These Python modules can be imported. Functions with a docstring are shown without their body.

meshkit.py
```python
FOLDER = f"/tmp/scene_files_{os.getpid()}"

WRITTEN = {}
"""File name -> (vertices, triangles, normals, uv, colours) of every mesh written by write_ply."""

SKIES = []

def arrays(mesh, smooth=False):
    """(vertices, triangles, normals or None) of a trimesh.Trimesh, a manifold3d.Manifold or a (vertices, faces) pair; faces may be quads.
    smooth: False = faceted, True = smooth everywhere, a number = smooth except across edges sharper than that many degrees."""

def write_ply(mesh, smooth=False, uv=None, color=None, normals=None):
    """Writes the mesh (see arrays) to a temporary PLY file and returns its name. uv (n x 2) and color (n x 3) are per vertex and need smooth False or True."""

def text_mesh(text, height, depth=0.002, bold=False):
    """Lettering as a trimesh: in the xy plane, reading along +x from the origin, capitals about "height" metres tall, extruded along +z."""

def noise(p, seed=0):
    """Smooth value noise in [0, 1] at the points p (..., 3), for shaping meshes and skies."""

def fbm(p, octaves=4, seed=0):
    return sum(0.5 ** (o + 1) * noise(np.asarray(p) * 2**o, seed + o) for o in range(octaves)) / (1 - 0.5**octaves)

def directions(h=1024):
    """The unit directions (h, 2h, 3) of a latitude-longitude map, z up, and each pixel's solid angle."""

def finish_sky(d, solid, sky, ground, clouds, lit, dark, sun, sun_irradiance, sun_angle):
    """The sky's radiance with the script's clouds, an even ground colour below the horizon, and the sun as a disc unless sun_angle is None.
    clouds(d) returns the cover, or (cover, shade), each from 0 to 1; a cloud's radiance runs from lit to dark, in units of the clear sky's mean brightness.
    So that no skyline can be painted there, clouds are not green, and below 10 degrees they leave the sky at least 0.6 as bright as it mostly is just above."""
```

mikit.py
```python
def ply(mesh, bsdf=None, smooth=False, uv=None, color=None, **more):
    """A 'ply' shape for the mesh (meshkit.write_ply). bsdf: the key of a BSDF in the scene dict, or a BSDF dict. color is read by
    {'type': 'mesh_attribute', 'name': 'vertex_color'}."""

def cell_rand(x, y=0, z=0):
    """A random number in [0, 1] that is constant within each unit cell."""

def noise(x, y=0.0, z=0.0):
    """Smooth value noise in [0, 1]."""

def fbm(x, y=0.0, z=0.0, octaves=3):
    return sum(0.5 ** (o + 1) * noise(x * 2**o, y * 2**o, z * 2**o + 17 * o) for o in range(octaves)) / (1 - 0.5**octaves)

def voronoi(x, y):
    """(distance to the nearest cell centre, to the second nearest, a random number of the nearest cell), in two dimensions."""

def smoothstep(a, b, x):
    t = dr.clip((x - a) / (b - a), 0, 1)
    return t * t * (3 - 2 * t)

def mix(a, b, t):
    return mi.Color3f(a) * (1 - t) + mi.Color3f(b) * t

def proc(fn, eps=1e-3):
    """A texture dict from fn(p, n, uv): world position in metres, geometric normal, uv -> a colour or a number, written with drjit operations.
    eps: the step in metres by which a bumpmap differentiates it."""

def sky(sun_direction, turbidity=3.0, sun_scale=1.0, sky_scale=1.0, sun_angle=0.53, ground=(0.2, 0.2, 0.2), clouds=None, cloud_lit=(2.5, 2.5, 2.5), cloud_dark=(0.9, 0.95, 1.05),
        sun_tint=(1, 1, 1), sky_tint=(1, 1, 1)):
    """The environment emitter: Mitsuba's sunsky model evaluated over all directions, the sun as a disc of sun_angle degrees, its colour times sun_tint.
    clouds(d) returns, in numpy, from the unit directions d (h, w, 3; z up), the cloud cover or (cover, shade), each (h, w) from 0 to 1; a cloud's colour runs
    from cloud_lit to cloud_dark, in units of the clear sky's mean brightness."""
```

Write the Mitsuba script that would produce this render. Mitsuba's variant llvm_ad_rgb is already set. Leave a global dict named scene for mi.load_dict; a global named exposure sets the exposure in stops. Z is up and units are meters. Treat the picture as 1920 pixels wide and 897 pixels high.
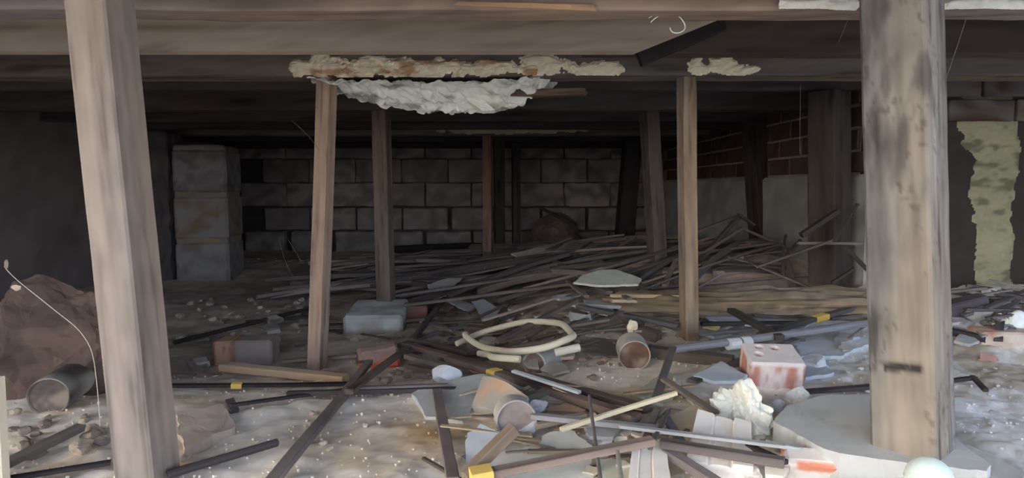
import math, random
import numpy as np, trimesh, mitsuba as mi, mikit, meshkit
import manifold3d as m3
from shapely.geometry import Polygon
from meshkit import fbm, noise

scene, labels = {}, {}
T = mi.ScalarTransform4f
rng = np.random.default_rng(7)

# ------------------------------------------------------------------ camera, sky, exposure
FPX, CX, CY, HOR = 1200.0, 960.0, 448.5, 350.0
EYE = np.array([0.0, 0.0, 0.49])
PITCH = math.atan((CY - HOR) / FPX)
FWD = np.array([0, math.cos(PITCH), -math.sin(PITCH)])
UPV = np.array([0, math.sin(PITCH), math.cos(PITCH)])
scene['camera'] = {'type': 'perspective', 'fov': math.degrees(2 * math.atan(960 / FPX)), 'fov_axis': 'x', 'near_clip': 0.02, 'far_clip': 100.0,
                   'to_world': T().look_at(origin=EYE.tolist(), target=(EYE + FWD).tolist(), up=[0, 0, 1])}
exposure = 4.55
scene['daylight'] = mikit.sky((-0.75, -0.5, 0.55), turbidity=5.0, sun_scale=0.0, sky_scale=1.0, ground=(0.44, 0.40, 0.36), sky_tint=(1.07, 1.02, 1.06))

scene['rough'] = {'type': 'twosided', 'bsdf': {'type': 'principled', 'base_color': {'type': 'mesh_attribute', 'name': 'vertex_color'}, 'roughness': 0.9, 'specular': 0.25}}
scene['satin'] = {'type': 'twosided', 'bsdf': {'type': 'principled', 'base_color': {'type': 'mesh_attribute', 'name': 'vertex_color'}, 'roughness': 0.45, 'specular': 0.5}}


# ------------------------------------------------------------------ helpers
def ray(px, py):
    d = FWD + np.array([1, 0, 0]) * (px - CX) / FPX + UPV * (CY - py) / FPX
    return d / np.linalg.norm(d)


def at(px, py, Y):
    d = ray(px, py)
    return EYE + d * (Y / d[1])


def atz(px, py, z):
    d = ray(px, py)
    return EYE + d * ((z - EYE[2]) / d[2])


def proj(P):
    q = np.asarray(P) - EYE
    z = q @ FWD
    return np.stack([CX + FPX * q[..., 0] / z, CY - FPX * (q @ UPV) / z], -1)


def c(r, g, b):
    v = np.array([r, g, b], float) / 255
    return np.where(v < 0.04045, v / 12.92, ((v + 0.055) / 1.055) ** 2.4)


def ss(a, b, x):
    t = np.clip((np.asarray(x, float) - a) / (b - a), 0, 1)
    return t * t * (3 - 2 * t)


def lerp(a, b, t):
    t = np.asarray(t)[..., None]
    return np.asarray(a) * (1 - t) + np.asarray(b) * t


def Hs(x, y):
    """the ground without its clods"""
    x, y = np.asarray(x, float), np.asarray(y, float)
    h = -0.09 * ss(1.35, 2.0, y) * ss(0.35, -0.15, x) * (1 - 0.5 * ss(3.6, 4.6, y))
    h = h + 0.17 * np.exp(-((x - 1.08) / 0.5) ** 2 - ((y - 2.85) / 0.45) ** 2) + 0.08 * np.exp(-((x - 1.0) / 0.7) ** 2 - ((y - 3.8) / 0.7) ** 2)
    h = h + 0.06 * np.exp(-((x - 0.3) / 0.6) ** 2 - ((y - 3.6) / 0.7) ** 2)
    h = h + 0.13 * ss(1.25, 1.7, x) * ss(1.75, 2.3, y)
    h = h + 0.036 * ss(1.0, 0.93, y) * ss(0.3, 0.5, x)
    h = h - 0.03 * ss(4.2, 5.4, y) * ss(1.0, 0.2, x)
    h = h + 0.13 * np.exp(-((x + 1.42) / 0.3) ** 2 - ((y - 1.75) / 0.3) ** 2)
    return h


def H(x, y):
    x, y = np.asarray(x, float), np.asarray(y, float)
    p = np.stack([x, y, x * 0], -1)
    return Hs(x, y) + 0.05 * (fbm(p * 2.2, 3, 5) - 0.5) + 0.022 * (fbm(p * 11, 3, 8) - 0.5)


TS = np.concatenate([np.arange(0.5, 3.2, 0.004), np.arange(3.2, 9, 0.012)])


def gp(px, py, lift=0.0):
    d = ray(px, py)
    P = EYE + d * TS[:, None]
    under = np.nonzero(P[:, 2] < H(P[:, 0], P[:, 1]) + lift)[0]
    return P[under[0]] if len(under) else P[-1]


USED = {}


def numbered(name):
    n = USED.get(name, 0)
    USED[name] = n + 1
    return name if n == 0 else f'{name}_{n:03d}'


def tag(key, label=None, cat=None, group=None, kind=None):
    d = {k: v for k, v in (('label', label), ('category', cat), ('group', group), ('kind', kind)) if v}
    if d:
        labels[key] = d
    return key


def put(key, V, F, col, smooth=False, bsdf='rough'):
    col = np.broadcast_to(col, np.asarray(V).shape)
    scene[key] = mikit.ply((V, F), bsdf, smooth=smooth, color=np.clip(col, 0.002, 0.95))
    return key


def thing(name, mesh, label, cat, group=None, smooth=False, bsdf='rough'):
    key = numbered(name)
    put(key, *mesh, smooth=smooth, bsdf=bsdf)
    return tag(key, label, cat, group)


def part(parent, name, mesh, label=None, smooth=False, bsdf='rough', kind=None):
    key = numbered(parent + '__' + name)
    put(key, *mesh, smooth=smooth, bsdf=bsdf)
    return tag(key, label, None, None, kind)


def join(*meshes):
    Vs, Fs, Cs, n = [], [], [], 0
    for V, F, C in meshes:
        Vs.append(V), Fs.append(np.asarray(F) + n), Cs.append(np.broadcast_to(C, V.shape))
        n += len(V)
    return np.vstack(Vs), np.vstack(Fs), np.vstack(Cs)


def wood(S, base, seed=0, k=1.0, grey=0.25):
    S = np.asarray(S) + seed * 3.17
    n1 = fbm(S * [6, 90, 90], 3, seed)
    n2 = fbm(S * [1.6, 16, 16], 3, seed + 1)
    n3 = fbm(S * [22, 40, 40], 2, seed + 2)
    tone = 1 + k * (0.8 * (n1 - 0.5) + 1.0 * (n2 - 0.5) + 0.45 * (n3 - 0.5))
    tone = tone * (1 - 0.35 * k * ss(0.36, 0.26, n1))
    col = np.asarray(base) * np.clip(tone, 0.15, 2)[..., None]
    g = col.mean(-1, keepdims=True) * np.array([1.0, 1.0, 1.0])
    return col + (g - col) * (grey * 2 * ss(0.35, 0.7, fbm(S * [2, 9, 9], 2, seed + 4)))[..., None]


def stone(P, base, seed=0, k=1.0, scale=1.0, dust=None, amount=0.5):
    P = np.asarray(P) + seed * 1.93
    n1, n2 = fbm(P * 9 * scale, 3, seed), fbm(P * 55 * scale, 3, seed + 1)
    col = np.asarray(base) * np.clip(1 + k * (0.6 * (n1 - 0.5) + 0.5 * (n2 - 0.5)), 0.2, 2)[..., None]
    if dust is not None:
        col = lerp(col, dust, np.clip(ss(0.5 - amount * 0.4, 0.75 - amount * 0.4, fbm(P * 14 * scale, 3, seed + 3)), 0, 1))
    return col


def loft(rings):
    """rings (m, n, 3) of a closed section swept along; capped"""
    m, n, _ = rings.shape
    i, j = np.meshgrid(np.arange(m - 1), np.arange(n), indexing='ij')
    q = np.stack([i * n + j, i * n + (j + 1) % n, (i + 1) * n + (j + 1) % n, (i + 1) * n + j], -1).reshape(-1, 4)
    F = [q[:, [0, 1, 2]], q[:, [0, 2, 3]]]
    V = [rings.reshape(-1, 3)]
    at_ = m * n
    for r, flip in ((rings[0], True), (rings[-1], False)):
        V += [r, r.mean(0, keepdims=True)]
        k = np.arange(n)
        f = np.stack([at_ + k, at_ + (k + 1) % n, np.full(n, at_ + n)], 1)
        F.append(f[:, ::-1] if flip else f)
        at_ += n + 1
    return np.vstack(V), np.vstack(F)


def section(w, t, ns=1, ch=0.08):
    """rectangle w x t with chamfered corners and ns pieces per side"""
    a, b = w / 2, t / 2
    e = ch * min(w, t)
    cor = [(-a + e, -b), (a - e, -b), (a, -b + e), (a, b - e), (a - e, b), (-a + e, b), (-a, b - e), (-a, -b + e)]
    out = []
    for k in range(8):
        p, q = np.array(cor[k]), np.array(cor[(k + 1) % 8])
        n = ns if k % 2 == 0 else 1
        for s in range(n):
            out.append(p + (q - p) * s / n)
    return np.array(out)


def bar(A, B, w, t, base, seed=0, segs=6, wob=0.004, taper=(1, 1), up=(0, 0, 1), roll=0.0, ns=1, rough=0.05, k=1.0, mid=None, ch=0.12, ragged=0.0, grey=0.25, size=None, round_=False):
    """a stick, plank or post from A to B (its centre line), optionally through mid; w across, t along up"""
    A, B = np.asarray(A, float), np.asarray(B, float)
    L = np.linalg.norm(B - A)
    if size:
        segs = max(2, int(L / size))
    s = np.linspace(0, 1, segs + 1)
    P = A + (B - A) * s[:, None]
    if mid is not None:
        off = np.asarray(mid) - (A + B) / 2
        P = P + off * (4 * s * (1 - s))[:, None]
    nz = np.stack([s * L * 3 + seed * 5.1, s * 0 + 1.5, s * 0], -1)
    d = (B - A) / L
    upv = np.asarray(up, float)
    if abs(d @ upv) > 0.95:
        upv = np.array([0, 1.0, 0])
    side = np.cross(d, upv)
    side /= np.linalg.norm(side)
    u2 = np.cross(side, d)
    side, u2 = side * math.cos(roll) + u2 * math.sin(roll), u2 * math.cos(roll) - side * math.sin(roll)
    P = P + side * ((noise(nz, seed) - 0.5) * 2 * wob)[:, None] + u2 * ((noise(nz + 9, seed) - 0.5) * wob)[:, None]
    if round_:
        nr_ = 36 if w > 0.1 else 10
        ang = np.arange(nr_) / nr_ * 2 * np.pi
        sec = np.stack([np.cos(ang) * w / 2, np.sin(ang) * t / 2], -1)
    else:
        sec = section(w, t, ns, ch)
    n = len(sec)
    tp = (taper[0] + (taper[1] - taper[0]) * s)[:, None]
    SA, SB = sec[None, :, 0] * tp, sec[None, :, 1] * (0.4 + 0.6 * tp)
    S = np.stack([np.broadcast_to(s[:, None] * L, SA.shape), SA, SB], -1)
    jit = 1 + rough * 2 * (noise(S * [14, 70, 70] + seed, seed + 3) - 0.5)
    rings = P[:, None] + side * (SA * jit)[..., None] + u2 * (SB * jit)[..., None]
    if ragged:
        for e, sg in ((0, -1), (-1, 1)):
            rings[e] += d * (sg * ragged * (noise(S[e] * 160 + seed, seed + 5) - 0.2))[:, None]
    V, F = loft(rings)
    Sv = np.vstack([S.reshape(-1, 3), S[0], S[0].mean(0)[None], S[-1], S[-1].mean(0)[None]])
    return V, F, wood(Sv, base, seed, k, grey)


def up_to(m, size):
    v, f = trimesh.remesh.subdivide_to_size(m.vertices, m.faces, size, max_iter=12)
    m = trimesh.Trimesh(v, f)
    m.merge_vertices()
    return np.array(m.vertices), np.array(m.faces)


def plate(poly, lift, thick, base, seed=0, tilt=(0, 0), rag=0.004, dust=None, amount=0.4, woody=None, size=0.03, bump=0.002, k=0.6, z=None, anchor=None):
    """a flat sheet lying on the ground; its outline is given as seen in the photograph and laid into its own plane"""
    q = np.array(poly, float)
    cx, cy = anchor or q.mean(0)
    O = atz(cx, cy, z) if z is not None else gp(cx, cy, lift)
    n = np.array([-tilt[0], -tilt[1], 1.0])
    n /= np.linalg.norm(n)
    pts = []
    for px, py in q:
        d = ray(px, py)
        pts.append(EYE + d * ((O - EYE) @ n / (d @ n)))
    pts = np.array(pts)
    ax = np.array([1, 0, 0]) - n * n[0]
    ax /= np.linalg.norm(ax)
    ay = np.cross(n, ax)
    uv = np.stack([(pts - O) @ ax, (pts - O) @ ay], -1)
    out = []
    for a, b in zip(uv, np.roll(uv, -1, 0)):
        m = max(1, int(np.linalg.norm(b - a) / max(0.012, rag * 2)))
        for s in range(m):
            p = a + (b - a) * s / m
            if s:
                w = np.array([p[0] * 60, p[1] * 60, seed])
                p = p + rag * 2 * (np.array([noise(w, seed), noise(w + 31, seed)]) - 0.5)
            out.append(p)
    pg = Polygon(out).buffer(0)
    if pg.geom_type != 'Polygon':
        pg = max(pg.geoms, key=lambda g: g.area)
    m = trimesh.creation.extrude_polygon(pg, thick, engine='earcut')
    v, f = up_to(m, size)
    top = v[:, 2] > thick * 0.5
    nz = fbm(np.c_[v[:, :2] * 18, v[:, 2] * 0] + seed, 3, seed) - 0.5
    v = v + np.c_[v[:, :2] * 0, nz * bump * 2 + 0 * top]
    W = O + v[:, :1] * ax + v[:, 1:2] * ay + (v[:, 2:3] - thick) * n
    if woody is not None:
        ca, sa = math.cos(woody), math.sin(woody)
        S = np.c_[v[:, 0] * ca + v[:, 1] * sa, v[:, 1] * ca - v[:, 0] * sa, v[:, 2]]
        col = wood(S, base, seed, k)
    else:
        col = stone(W, base, seed, k, 1.0, dust, amount)
    return W, f, col


def quad(P00, P10, P11, P01, thick, base, seed=0, nu=10, nv=30, hf=None, k=0.5, dust=None, amount=0.4):
    """a thick patch between four corners, with the relief hf(u, v) on its upper face"""
    P00, P10, P11, P01 = map(np.asarray, (P00, P10, P11, P01))
    u, v = np.meshgrid(np.linspace(0, 1, nu + 1), np.linspace(0, 1, nv + 1), indexing='ij')
    u, v = u[..., None], v[..., None]
    P = P00 * (1 - u) * (1 - v) + P10 * u * (1 - v) + P11 * u * v + P01 * (1 - u) * v
    n = np.cross(P10 - P00, P01 - P00)
    n /= np.linalg.norm(n)
    if n[2] < 0:
        n = -n
    h = hf(u[..., 0], v[..., 0]) if hf else np.zeros(u.shape[:2])
    top, bot = P + n * h[..., None], P - n * thick
    N = (nu + 1) * (nv + 1)
    V = np.vstack([top.reshape(-1, 3), bot.reshape(-1, 3)])
    idx = np.arange(N).reshape(nu + 1, nv + 1)
    a, b, cc, d = idx[:-1, :-1].ravel(), idx[1:, :-1].ravel(), idx[1:, 1:].ravel(), idx[:-1, 1:].ravel()
    F = [np.c_[a, b, cc], np.c_[a, cc, d], np.c_[a, cc, b] + N, np.c_[a, d, cc] + N]
    loop = np.concatenate([idx[:-1, 0], idx[-1, :-1], idx[:0:-1, -1], idx[0, :0:-1]])
    nx = np.roll(loop, -1)
    F += [np.c_[loop, loop + N, nx + N], np.c_[loop, nx + N, nx]]
    V = V + 0.0015 * (noise(V * 40, seed) - 0.5)[:, None]
    return V, np.vstack(F), stone(V, base, seed, k, 1.0, dust, amount)


def rock(P, sx, sy, sz, base, seed=0, cuts=9, sub=3, rough=0.18, yaw=0.0, k=0.7, dust=None, amount=0.5):
    r = np.random.default_rng(1000 + seed)
    m = trimesh.creation.icosphere(sub)
    v = np.array(m.vertices)
    for _ in range(cuts):
        n = r.normal(size=3)
        n /= np.linalg.norm(n)
        e = v @ n - r.uniform(0.5, 0.85)
        v = v - np.maximum(e, 0)[:, None] * n
    v = v * (1 + rough * 2 * (fbm(v * 2.3 + seed * 7, 3, seed) - 0.5) + rough * 0.5 * (fbm(v * 9 + seed, 2, seed + 1) - 0.5))[:, None]
    v = v * [sx / 2, sy / 2, sz / 2]
    ca, sa = math.cos(yaw), math.sin(yaw)
    v = np.c_[v[:, 0] * ca - v[:, 1] * sa, v[:, 0] * sa + v[:, 1] * ca, v[:, 2]]
    return v + P, np.array(m.faces), stone(v, base, seed, k, 1.2, dust, amount)


def block(P, size, yaw=0, pitch=0, roll=0, bevel=0.006, holes=(), base=None, seed=0, rough=0.0015, colf=None, res=0.02, k=0.6, dust=None, amount=0.5):
    """a rounded box (brick, block) with its base centre at P"""
    a, b, h = size
    e = bevel
    pts = [[x * (a / 2 - (e if ax != 0 else 0)), y * (b / 2 - (e if ax != 1 else 0)), z * (h / 2 - (e if ax != 2 else 0))] for x in (-1, 1) for y in (-1, 1) for z in (-1, 1) for ax in range(3)]
    M = m3.Manifold.hull_points(np.array(pts))
    for hx, hy, hr in holes:
        M = M - m3.Manifold.cylinder(h * 2, hr, hr, 16).translate([hx, hy, -h])
    mm = M.refine_to_length(res).to_mesh()
    v, f = np.array(mm.vert_properties[:, :3], float), np.array(mm.tri_verts)
    v0 = v.copy()
    v = v + rough * 2 * np.stack([fbm(v * 30 + s * 9 + seed, 2, seed + s) - 0.5 for s in range(3)], -1)
    R = trimesh.transformations.euler_matrix(roll, pitch, yaw, 'sxyz')[:3, :3]
    W = (v + [0, 0, h / 2]) @ R.T + P
    col = colf(v0) if colf else stone(v0, base, seed, k, 1.0, dust, amount)
    return W, f, col


def tube_mesh(P, r, base, seed=0, sides=8, k=0.3, sub=4):
    P = np.asarray(P, float)
    if sub > 1:
        from scipy.interpolate import CubicSpline
        s = np.r_[0, np.cumsum(np.linalg.norm(np.diff(P, axis=0), axis=1))]
        P = CubicSpline(s, P)(np.linspace(0, s[-1], (len(P) - 1) * sub + 1))
    t = np.gradient(P, axis=0)
    t /= np.linalg.norm(t, axis=1, keepdims=True) + 1e-12
    a = np.cross(t, [0.1, 0.2, 1.0])
    a /= np.linalg.norm(a, axis=1, keepdims=True) + 1e-12
    b = np.cross(a, t)
    ang = np.arange(sides) / sides * 2 * np.pi
    r = np.broadcast_to(r, (len(P),))
    rings = P[:, None] + r[:, None, None] * (np.cos(ang)[None, :, None] * a[:, None] + np.sin(ang)[None, :, None] * b[:, None])
    V, F = loft(rings)
    return V, F, stone(V, base, seed, k)


def crust(O, U, V, N, lu, lv, step, blobs, thick, base, seed=0, jag=0.9, scale=1.0, dark=None, scaly=0.0, depthf=None):
    """an uneven skin stuck to a face: a relief over the face, kept where the outline blobs (cx, cy, rx, ry in the photograph) and noise say so"""
    O, U, V, N = map(lambda a: np.asarray(a, float), (O, U, V, N))
    nu, nv = int(lu / step) + 1, int(lv / step) + 1
    u, v = np.meshgrid(np.linspace(0, lu, nu), np.linspace(0, lv, nv), indexing='ij')
    P = O + u[..., None] * U + v[..., None] * V
    q = proj(P)
    mk = np.full(u.shape, -9.0)
    for cx, cy, rx, ry in blobs:
        mk = np.maximum(mk, 1 - ((q[..., 0] - cx) / rx) ** 2 - ((q[..., 1] - cy) / ry) ** 2)
    w = np.stack([u * 22 * scale, v * 40 * scale, u * 0 + seed], -1)
    mk = mk + jag * 2 * (fbm(w, 4, seed) - 0.5)
    rel = fbm(np.stack([u * 40, v * 90, u * 0], -1) * scale + seed, 3, seed + 2)
    h = np.clip(mk * 1.6, 0, 1) * thick * (0.55 + 0.9 * rel)
    if scaly:
        sc = np.stack([u * 26 + 0.6 * np.sin(v * 60), v * 60 - u * 14, u * 0], -1)
        h = h + np.clip(mk * 2, 0, 1) * scaly * (np.abs(noise(sc, seed + 5) - 0.5) * 2 + 0.5 * noise(sc * 2.3, seed + 6))
    if depthf is not None:
        h = h + depthf(u / lu, v / lv) * np.clip(mk * 1.2, 0, 1)
    P = P + N * (h - 0.001)[..., None]
    idx = np.arange(nu * nv).reshape(nu, nv)
    a, b, cc, d = idx[:-1, :-1], idx[1:, :-1], idx[1:, 1:], idx[:-1, 1:]
    on = (mk.ravel() > 0)
    F = np.vstack([np.c_[a.ravel(), b.ravel(), cc.ravel()], np.c_[a.ravel(), cc.ravel(), d.ravel()]])
    F = F[on[F].any(1)]
    use, inv = np.unique(F, return_inverse=True)
    F = inv.reshape(-1, 3)
    Pv = P.reshape(-1, 3)[use]
    col = stone(Pv, base, seed, 0.6, 1.5)
    if dark is not None:
        col = lerp(col, dark, ss(0.52, 0.68, fbm(Pv * [16, 16, 30] + seed, 3, seed + 9)))
    return Pv, F, col


# ------------------------------------------------------------------ colours (of the things themselves)
DUST = c(196, 188, 176)
W_POSTL, W_POSTR = c(150, 134, 120), c(132, 122, 110)
W_BEAM, W_BEAML = c(110, 95, 85), c(136, 122, 106)
W_DARK, W_MID, W_GREY, W_TAN, W_PALE = c(78, 70, 66), c(112, 100, 92), c(130, 124, 118), c(172, 146, 118), c(224, 210, 178)
IRON, RUST = c(66, 60, 60), c(96, 76, 66)
SHEET, SHEETB, SHEETT = c(204, 202, 194), c(160, 164, 166), c(190, 178, 156)
CREAM, WHITE = c(226, 218, 200), c(226, 228, 226)
BRICK, BRICKP = c(168, 92, 76), c(196, 176, 164)
CONC, CONCD = c(170, 170, 164), c(130, 126, 120)
MOULD, MOULDW = c(246, 232, 200), c(230, 230, 218)
TAPE = c(206, 176, 96)


# ------------------------------------------------------------------ the setting
ZB = EYE[2] + 0.335          # underside of the beams


def ground_colour(P):
    x, y, z = P.T
    q = np.c_[x, y, x * 0]
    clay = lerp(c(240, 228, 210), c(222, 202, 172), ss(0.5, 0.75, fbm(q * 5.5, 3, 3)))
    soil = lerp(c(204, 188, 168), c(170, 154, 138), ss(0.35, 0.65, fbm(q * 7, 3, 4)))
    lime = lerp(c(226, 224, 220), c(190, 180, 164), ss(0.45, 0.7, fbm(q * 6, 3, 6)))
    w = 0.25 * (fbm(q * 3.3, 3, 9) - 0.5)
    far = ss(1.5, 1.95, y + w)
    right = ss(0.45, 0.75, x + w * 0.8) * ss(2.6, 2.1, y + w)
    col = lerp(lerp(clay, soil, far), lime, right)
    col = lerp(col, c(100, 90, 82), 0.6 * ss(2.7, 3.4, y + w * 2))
    yel = np.exp(-((x + 0.17) / 0.12) ** 2 - ((y - 1.28) / 0.12) ** 2)
    col = lerp(col, c(180, 144, 96), np.clip(yel * 1.4 * fbm(q * 12, 2, 2), 0, 0.8))
    n1, n2 = fbm(q * 38, 3, 12), fbm(q * 130, 2, 13)
    return col * np.clip(1 + 0.4 * (n1 - 0.5) + 0.25 * (n2 - 0.5), 0.3, 1.6)[:, None]


ys = [-0.5]
while ys[-1] < 6.0:
    ys.append(ys[-1] + max(0.0075, abs(ys[-1]) / 190) * (5 if ys[-1] < 0.85 else 1))
xs = np.linspace(-2.9, 2.9, 620)
X, Y = np.meshgrid(xs, np.array(ys), indexing='xy')
pp = np.stack([X, Y, X * 0], -1)
clod = 0.009 * np.clip(fbm(pp * 26, 3, 21) - 0.42, 0, 1) * 2 + 0.006 * (fbm(pp * 70, 2, 22) - 0.5)
Z = H(X, Y) + clod * (0.4 + 0.6 * ss(0.35, 0.6, fbm(pp * 2.7, 2, 23))) - 0.004
V = np.stack([X, Y, Z], -1).reshape(-1, 3)
ny, nx = X.shape
idx = np.arange(ny * nx).reshape(ny, nx)
a, b, cc, d = idx[:-1, :-1].ravel(), idx[:-1, 1:].ravel(), idx[1:, 1:].ravel(), idx[1:, :-1].ravel()
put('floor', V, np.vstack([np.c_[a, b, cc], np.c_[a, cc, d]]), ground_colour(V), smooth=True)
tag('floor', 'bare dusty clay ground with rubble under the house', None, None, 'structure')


def plain_wall(key, O, U, V, lu, lv, step, base, seed, label, bump=0.008, thick=0.12, colf=None):
    """a wall face with its thickness behind it"""
    O, U, V = map(lambda q: np.asarray(q, float), (O, U, V))
    N = np.cross(U, V)
    nu, nv = int(lu / step) + 1, int(lv / step) + 1
    u, v = np.meshgrid(np.linspace(0, lu, nu), np.linspace(0, lv, nv), indexing='ij')
    P = O + u[..., None] * U + v[..., None] * V
    P = P + N * (bump * 2 * (fbm(P * 9 + seed, 4, seed) - 0.5))[..., None]
    idx = np.arange(nu * nv).reshape(nu, nv)
    a, b, cc, d = idx[:-1, :-1].ravel(), idx[1:, :-1].ravel(), idx[1:, 1:].ravel(), idx[:-1, 1:].ravel()
    F = np.vstack([np.c_[a, b, cc], np.c_[a, cc, d]])
    Pf = P.reshape(-1, 3)
    col = colf(Pf) if colf else stone(Pf, base, seed, 0.9, 0.5)
    bv = np.array([O + U * i * lu + V * j * lv - N * t for t in (bump + 0.004, thick) for j in (0, 1) for i in (0, 1)])
    bf = np.array([[0, 1, 3], [0, 3, 2], [4, 7, 5], [4, 6, 7], [0, 5, 1], [0, 4, 5], [2, 3, 7], [2, 7, 6], [0, 6, 4], [0, 2, 6], [1, 5, 7], [1, 7, 3]])
    m = join((Pf, F, col), (bv, bf, np.broadcast_to(np.asarray(base), bv.shape)))
    put(key, *m, smooth=False)
    tag(key, label, None, None, 'structure')


# left and back walls
plain_wall('wall_left', (-2.45, -0.35, -0.25), (0, 1, 0), (0, 0, 1), 6.0, 1.28, 0.06, c(128, 116, 112), 3, 'dark sooty masonry wall along the left side')
plain_wall('wall_back', (-2.6, 5.62, -0.3), (1, 0, 0), (0, 0, 1), 4.1, 1.32, 0.05, c(70, 64, 62), 4, 'back wall of grey concrete blocks with crumbling joints')
BW, BH = 0.40, 0.205
r = random.Random(5)
wbase = [c(150, 140, 136), c(140, 134, 130), c(156, 146, 138), c(134, 126, 122)]
for row in range(5):
    for k in range(-7, 4):
        x0 = k * BW + (row % 2) * 0.2 + 0.05
        if x0 < -2.5 or x0 > 1.05:
            continue
        z0 = -0.09 + row * BH
        gap = 0.008 if row > 1 else r.choice([0.014, 0.03, 0.06])
        part('wall_back', 'block', block((x0 + BW / 2, 5.585 + r.uniform(-.003, .003), z0), (BW - gap, 0.09, BH - (0.006 if row > 1 else 0.016)), bevel=0.006, base=r.choice(wbase), seed=row * 20 + k + 40, rough=0.008, res=0.07, dust=c(112, 104, 100), amount=0.3))

# right wall: rendered plinth, bricks above, parallel to the view
XR = 1.31
plain_wall('wall_right', (XR, 5.6, -0.2), (0, -1, 0), (0, 0, 1), 3.16, 1.22, 0.06, c(150, 140, 130), 6, 'right wall of dark red bricks above a grey rendered plinth', bump=0.003)
part('wall_right', 'render', block((XR - 0.006, 3.95, -0.19), (0.05, 3.3, 0.725), bevel=0.012, base=c(168, 168, 168), seed=61, res=0.1, rough=0.003, dust=c(148, 146, 144), amount=0.3, k=0.35), 'grey cement render on the lower wall')
bb = [c(88, 62, 54), c(78, 56, 50), c(92, 68, 56), c(84, 70, 58), c(70, 54, 50)]
for row in range(5):
    for k in range(14):
        y0 = 2.32 + k * 0.24 + (row % 2) * 0.12
        if y0 > 5.4:
            continue
        part('wall_right', 'brick', block((XR + 0.051, y0 + 0.115, 0.545 + row * 0.086), (0.11, 0.229, 0.076), bevel=0.004, base=r.choice(bb), seed=row * 30 + k, res=0.08, rough=0.002, dust=c(92, 78, 66), amount=0.3))

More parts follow.
